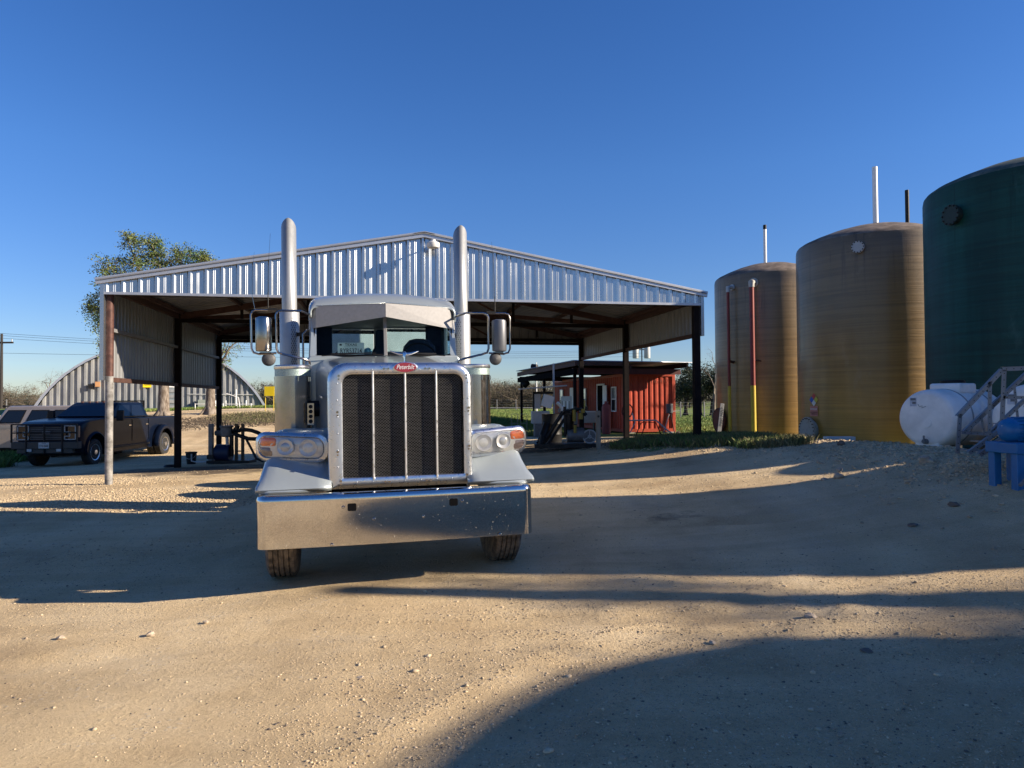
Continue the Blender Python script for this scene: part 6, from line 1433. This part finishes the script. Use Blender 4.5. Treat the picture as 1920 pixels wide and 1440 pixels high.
def rock(label, x, y, s, seed, flat=.6, m=STONE):
    r_ = random.Random(seed); import bmesh
    bm = bmesh.new(); bmesh.ops.create_icosphere(bm, subdivisions=2, radius=s)
    for v in bm.verts:
        n_ = mnoise.noise(v.co*(1.1/s)+Vector((seed*3.1,0,0)))*.55+mnoise.noise(v.co*(2.6/s)+Vector((seed,5,0)))*.22; v.co *= 1+n_; v.co.z *= flat
    me = bpy.data.meshes.new('rock'); bm.to_mesh(me); bm.free(); me.materials.append(m)
    o = bpy.data.objects.new('rock', me); col.objects.link(o); o.location = (x, y, gz(x,y)+s*flat*.35); o.rotation_euler = (0,0,r_.uniform(0,6)); tag(o, label, 'rock')
def rockpx(label, px, py, s, seed, flat=.6, m=RK, dz=0.):
    y = 4.
    for _ in range(30):
        d = F + Xr*((px-960)/1331) - Ur*((py-720)/1331); x = d.x/d.y*y; zg = gz(x, y); y = max(1.5, y*.5+.5*(zg-CAM_H)/(d.z/d.y))
    rock(label, x, y, s, seed, flat, m); return x, y
rockpx('pale grey stone on lit dirt right of the truck, before the round shadow', 1520, 1158, .045, 1)
rockpx('small tan stone at the left edge of the round shadow', 1336, 1206, .022, 2)
rockpx('flat black stone lying inside the round shadow', 1624, 1221, .04, 3, .3, RKD)
rockpx('pale stone casting a short shadow, near the lower left of the picture', 283, 1190, .030, 4)
rockpx('pair stone next to the far left of the sunlit dirt', 113, 1197, .026, 5)
rockpx('pale stone at the middle of the sunlit dirt below the bumper', 675, 1273, .024, 6, .5)
rockpx('small stone just under the left shadow edge of the truck', 385, 1167, .022, 7, .5)
x, y = rockpx('wide tan rock with a smaller rock on top, at the toe of the berm', 1573, 896, .075, 8, .7)
o_ = rockpx('small pale rock stacked on the tan rock at the toe of the berm', 1574, 893, .045, 9, .8)
bpy.data.objects[[o.name for o in bpy.data.objects if o.name.startswith('rock')][-1]].location.z += .085
rockpx('upright pale rock on the berm below the white plastic tank', 1737, 868, .09, 10, .9)
rockpx('dark rock in the shaded dirt at the right edge', 1788, 948, .06, 11, .5, RKD)
rockpx('grey rock at the crest of the berm near the tank manway', 1578, 834, .07, 12, .8, RKD)
rockpx('light rock in the shade left of the stacked rocks', 1545, 900, .045, 13, .6)
rockpx('dark clod on the shaded yard right of the truck', 1712, 985, .05, 14, .35, RKD)
for i, (px, py) in enumerate(((1300,826),(1330,832),(1345,838),(1272,812),(1262,806))):
    rockpx(('pale rubble lump in the grass by the front right post','pale rubble lump between grass hump and far tank','flat rubble lump at the far tank foot','grey rubble lump under the pipe rack','small rubble lump beside the container blocks')[i], px, py, .10, 30+i, .6)

# ------------------------------------------------------------------ one mesh per separate piece
def split_pieces(o, gap=.004, most=70):
    me = o.data; n = len(me.vertices)
    if n > 9000 or n < 8 or len(me.materials) == 0: return
    co = np.empty(n*3); me.vertices.foreach_get('co', co); co = co.reshape(-1,3)
    par = list(range(n))
    def find(a):
        while par[a] != a: par[a] = par[par[a]]; a = par[a]
        return a
    for e in me.edges:
        a, b = find(e.vertices[0]), find(e.vertices[1])
        if a != b: par[a] = b
    root = np.array([find(i) for i in range(n)]); ids = np.unique(root)
    if len(ids) < 2 or len(ids) > 900: return
    bb = [(co[root == r_].min(0)-gap, co[root == r_].max(0)+gap) for r_ in ids]
    k = len(ids); g = list(range(k))
    def fg_(a):
        while g[a] != a: a = g[a]
        return a
    for i in range(k):
        for j in range(i+1, k):
            if (bb[i][0] <= bb[j][1]).all() and (bb[j][0] <= bb[i][1]).all():
                a, b = fg_(i), fg_(j)
                if a != b: g[a] = b
    cls = {}
    for i in range(k): cls.setdefault(fg_(i), []).append(ids[i])
    if len(cls) < 2 or len(cls) > most: return
    lab = {r_: c for c, rs in cls.items() for r_ in rs}
    polys = {c: [] for c in cls}
    for p in me.polygons: polys[lab[root[p.vertices[0]]]].append(tuple(p.vertices))
    sm = me.polygons[0].use_smooth; first = True
    for c, ps in polys.items():
        if not ps: continue
        vs = sorted({v for p in ps for v in p}); ix = {v: i for i, v in enumerate(vs)}
        m2 = bpy.data.meshes.new(me.name); m2.from_pydata([tuple(co[v]) for v in vs], [], [tuple(ix[v] for v in p) for p in ps]); m2.materials.append(me.materials[0])
        if sm: m2.polygons.foreach_set('use_smooth', [True]*len(m2.polygons)); m2.set_sharp_from_angle(angle=R(40))
        if first: o.data = m2; first = False
        else:
            q = o.copy(); q.data = m2; col.objects.link(q)
for o in list(bpy.data.objects):
    if o.type == 'MESH' and o.parent is not None and not o.children and o.get('kind') is None and o.data.users == 1:
        nm = o.name.split('.')[0]
        if nm in ('crown','foliage','trunk','grille_mesh','handwriting','fence_wire') or nm.endswith(('word','line','number','lettering','slots','print','note')): continue
        split_pieces(o)
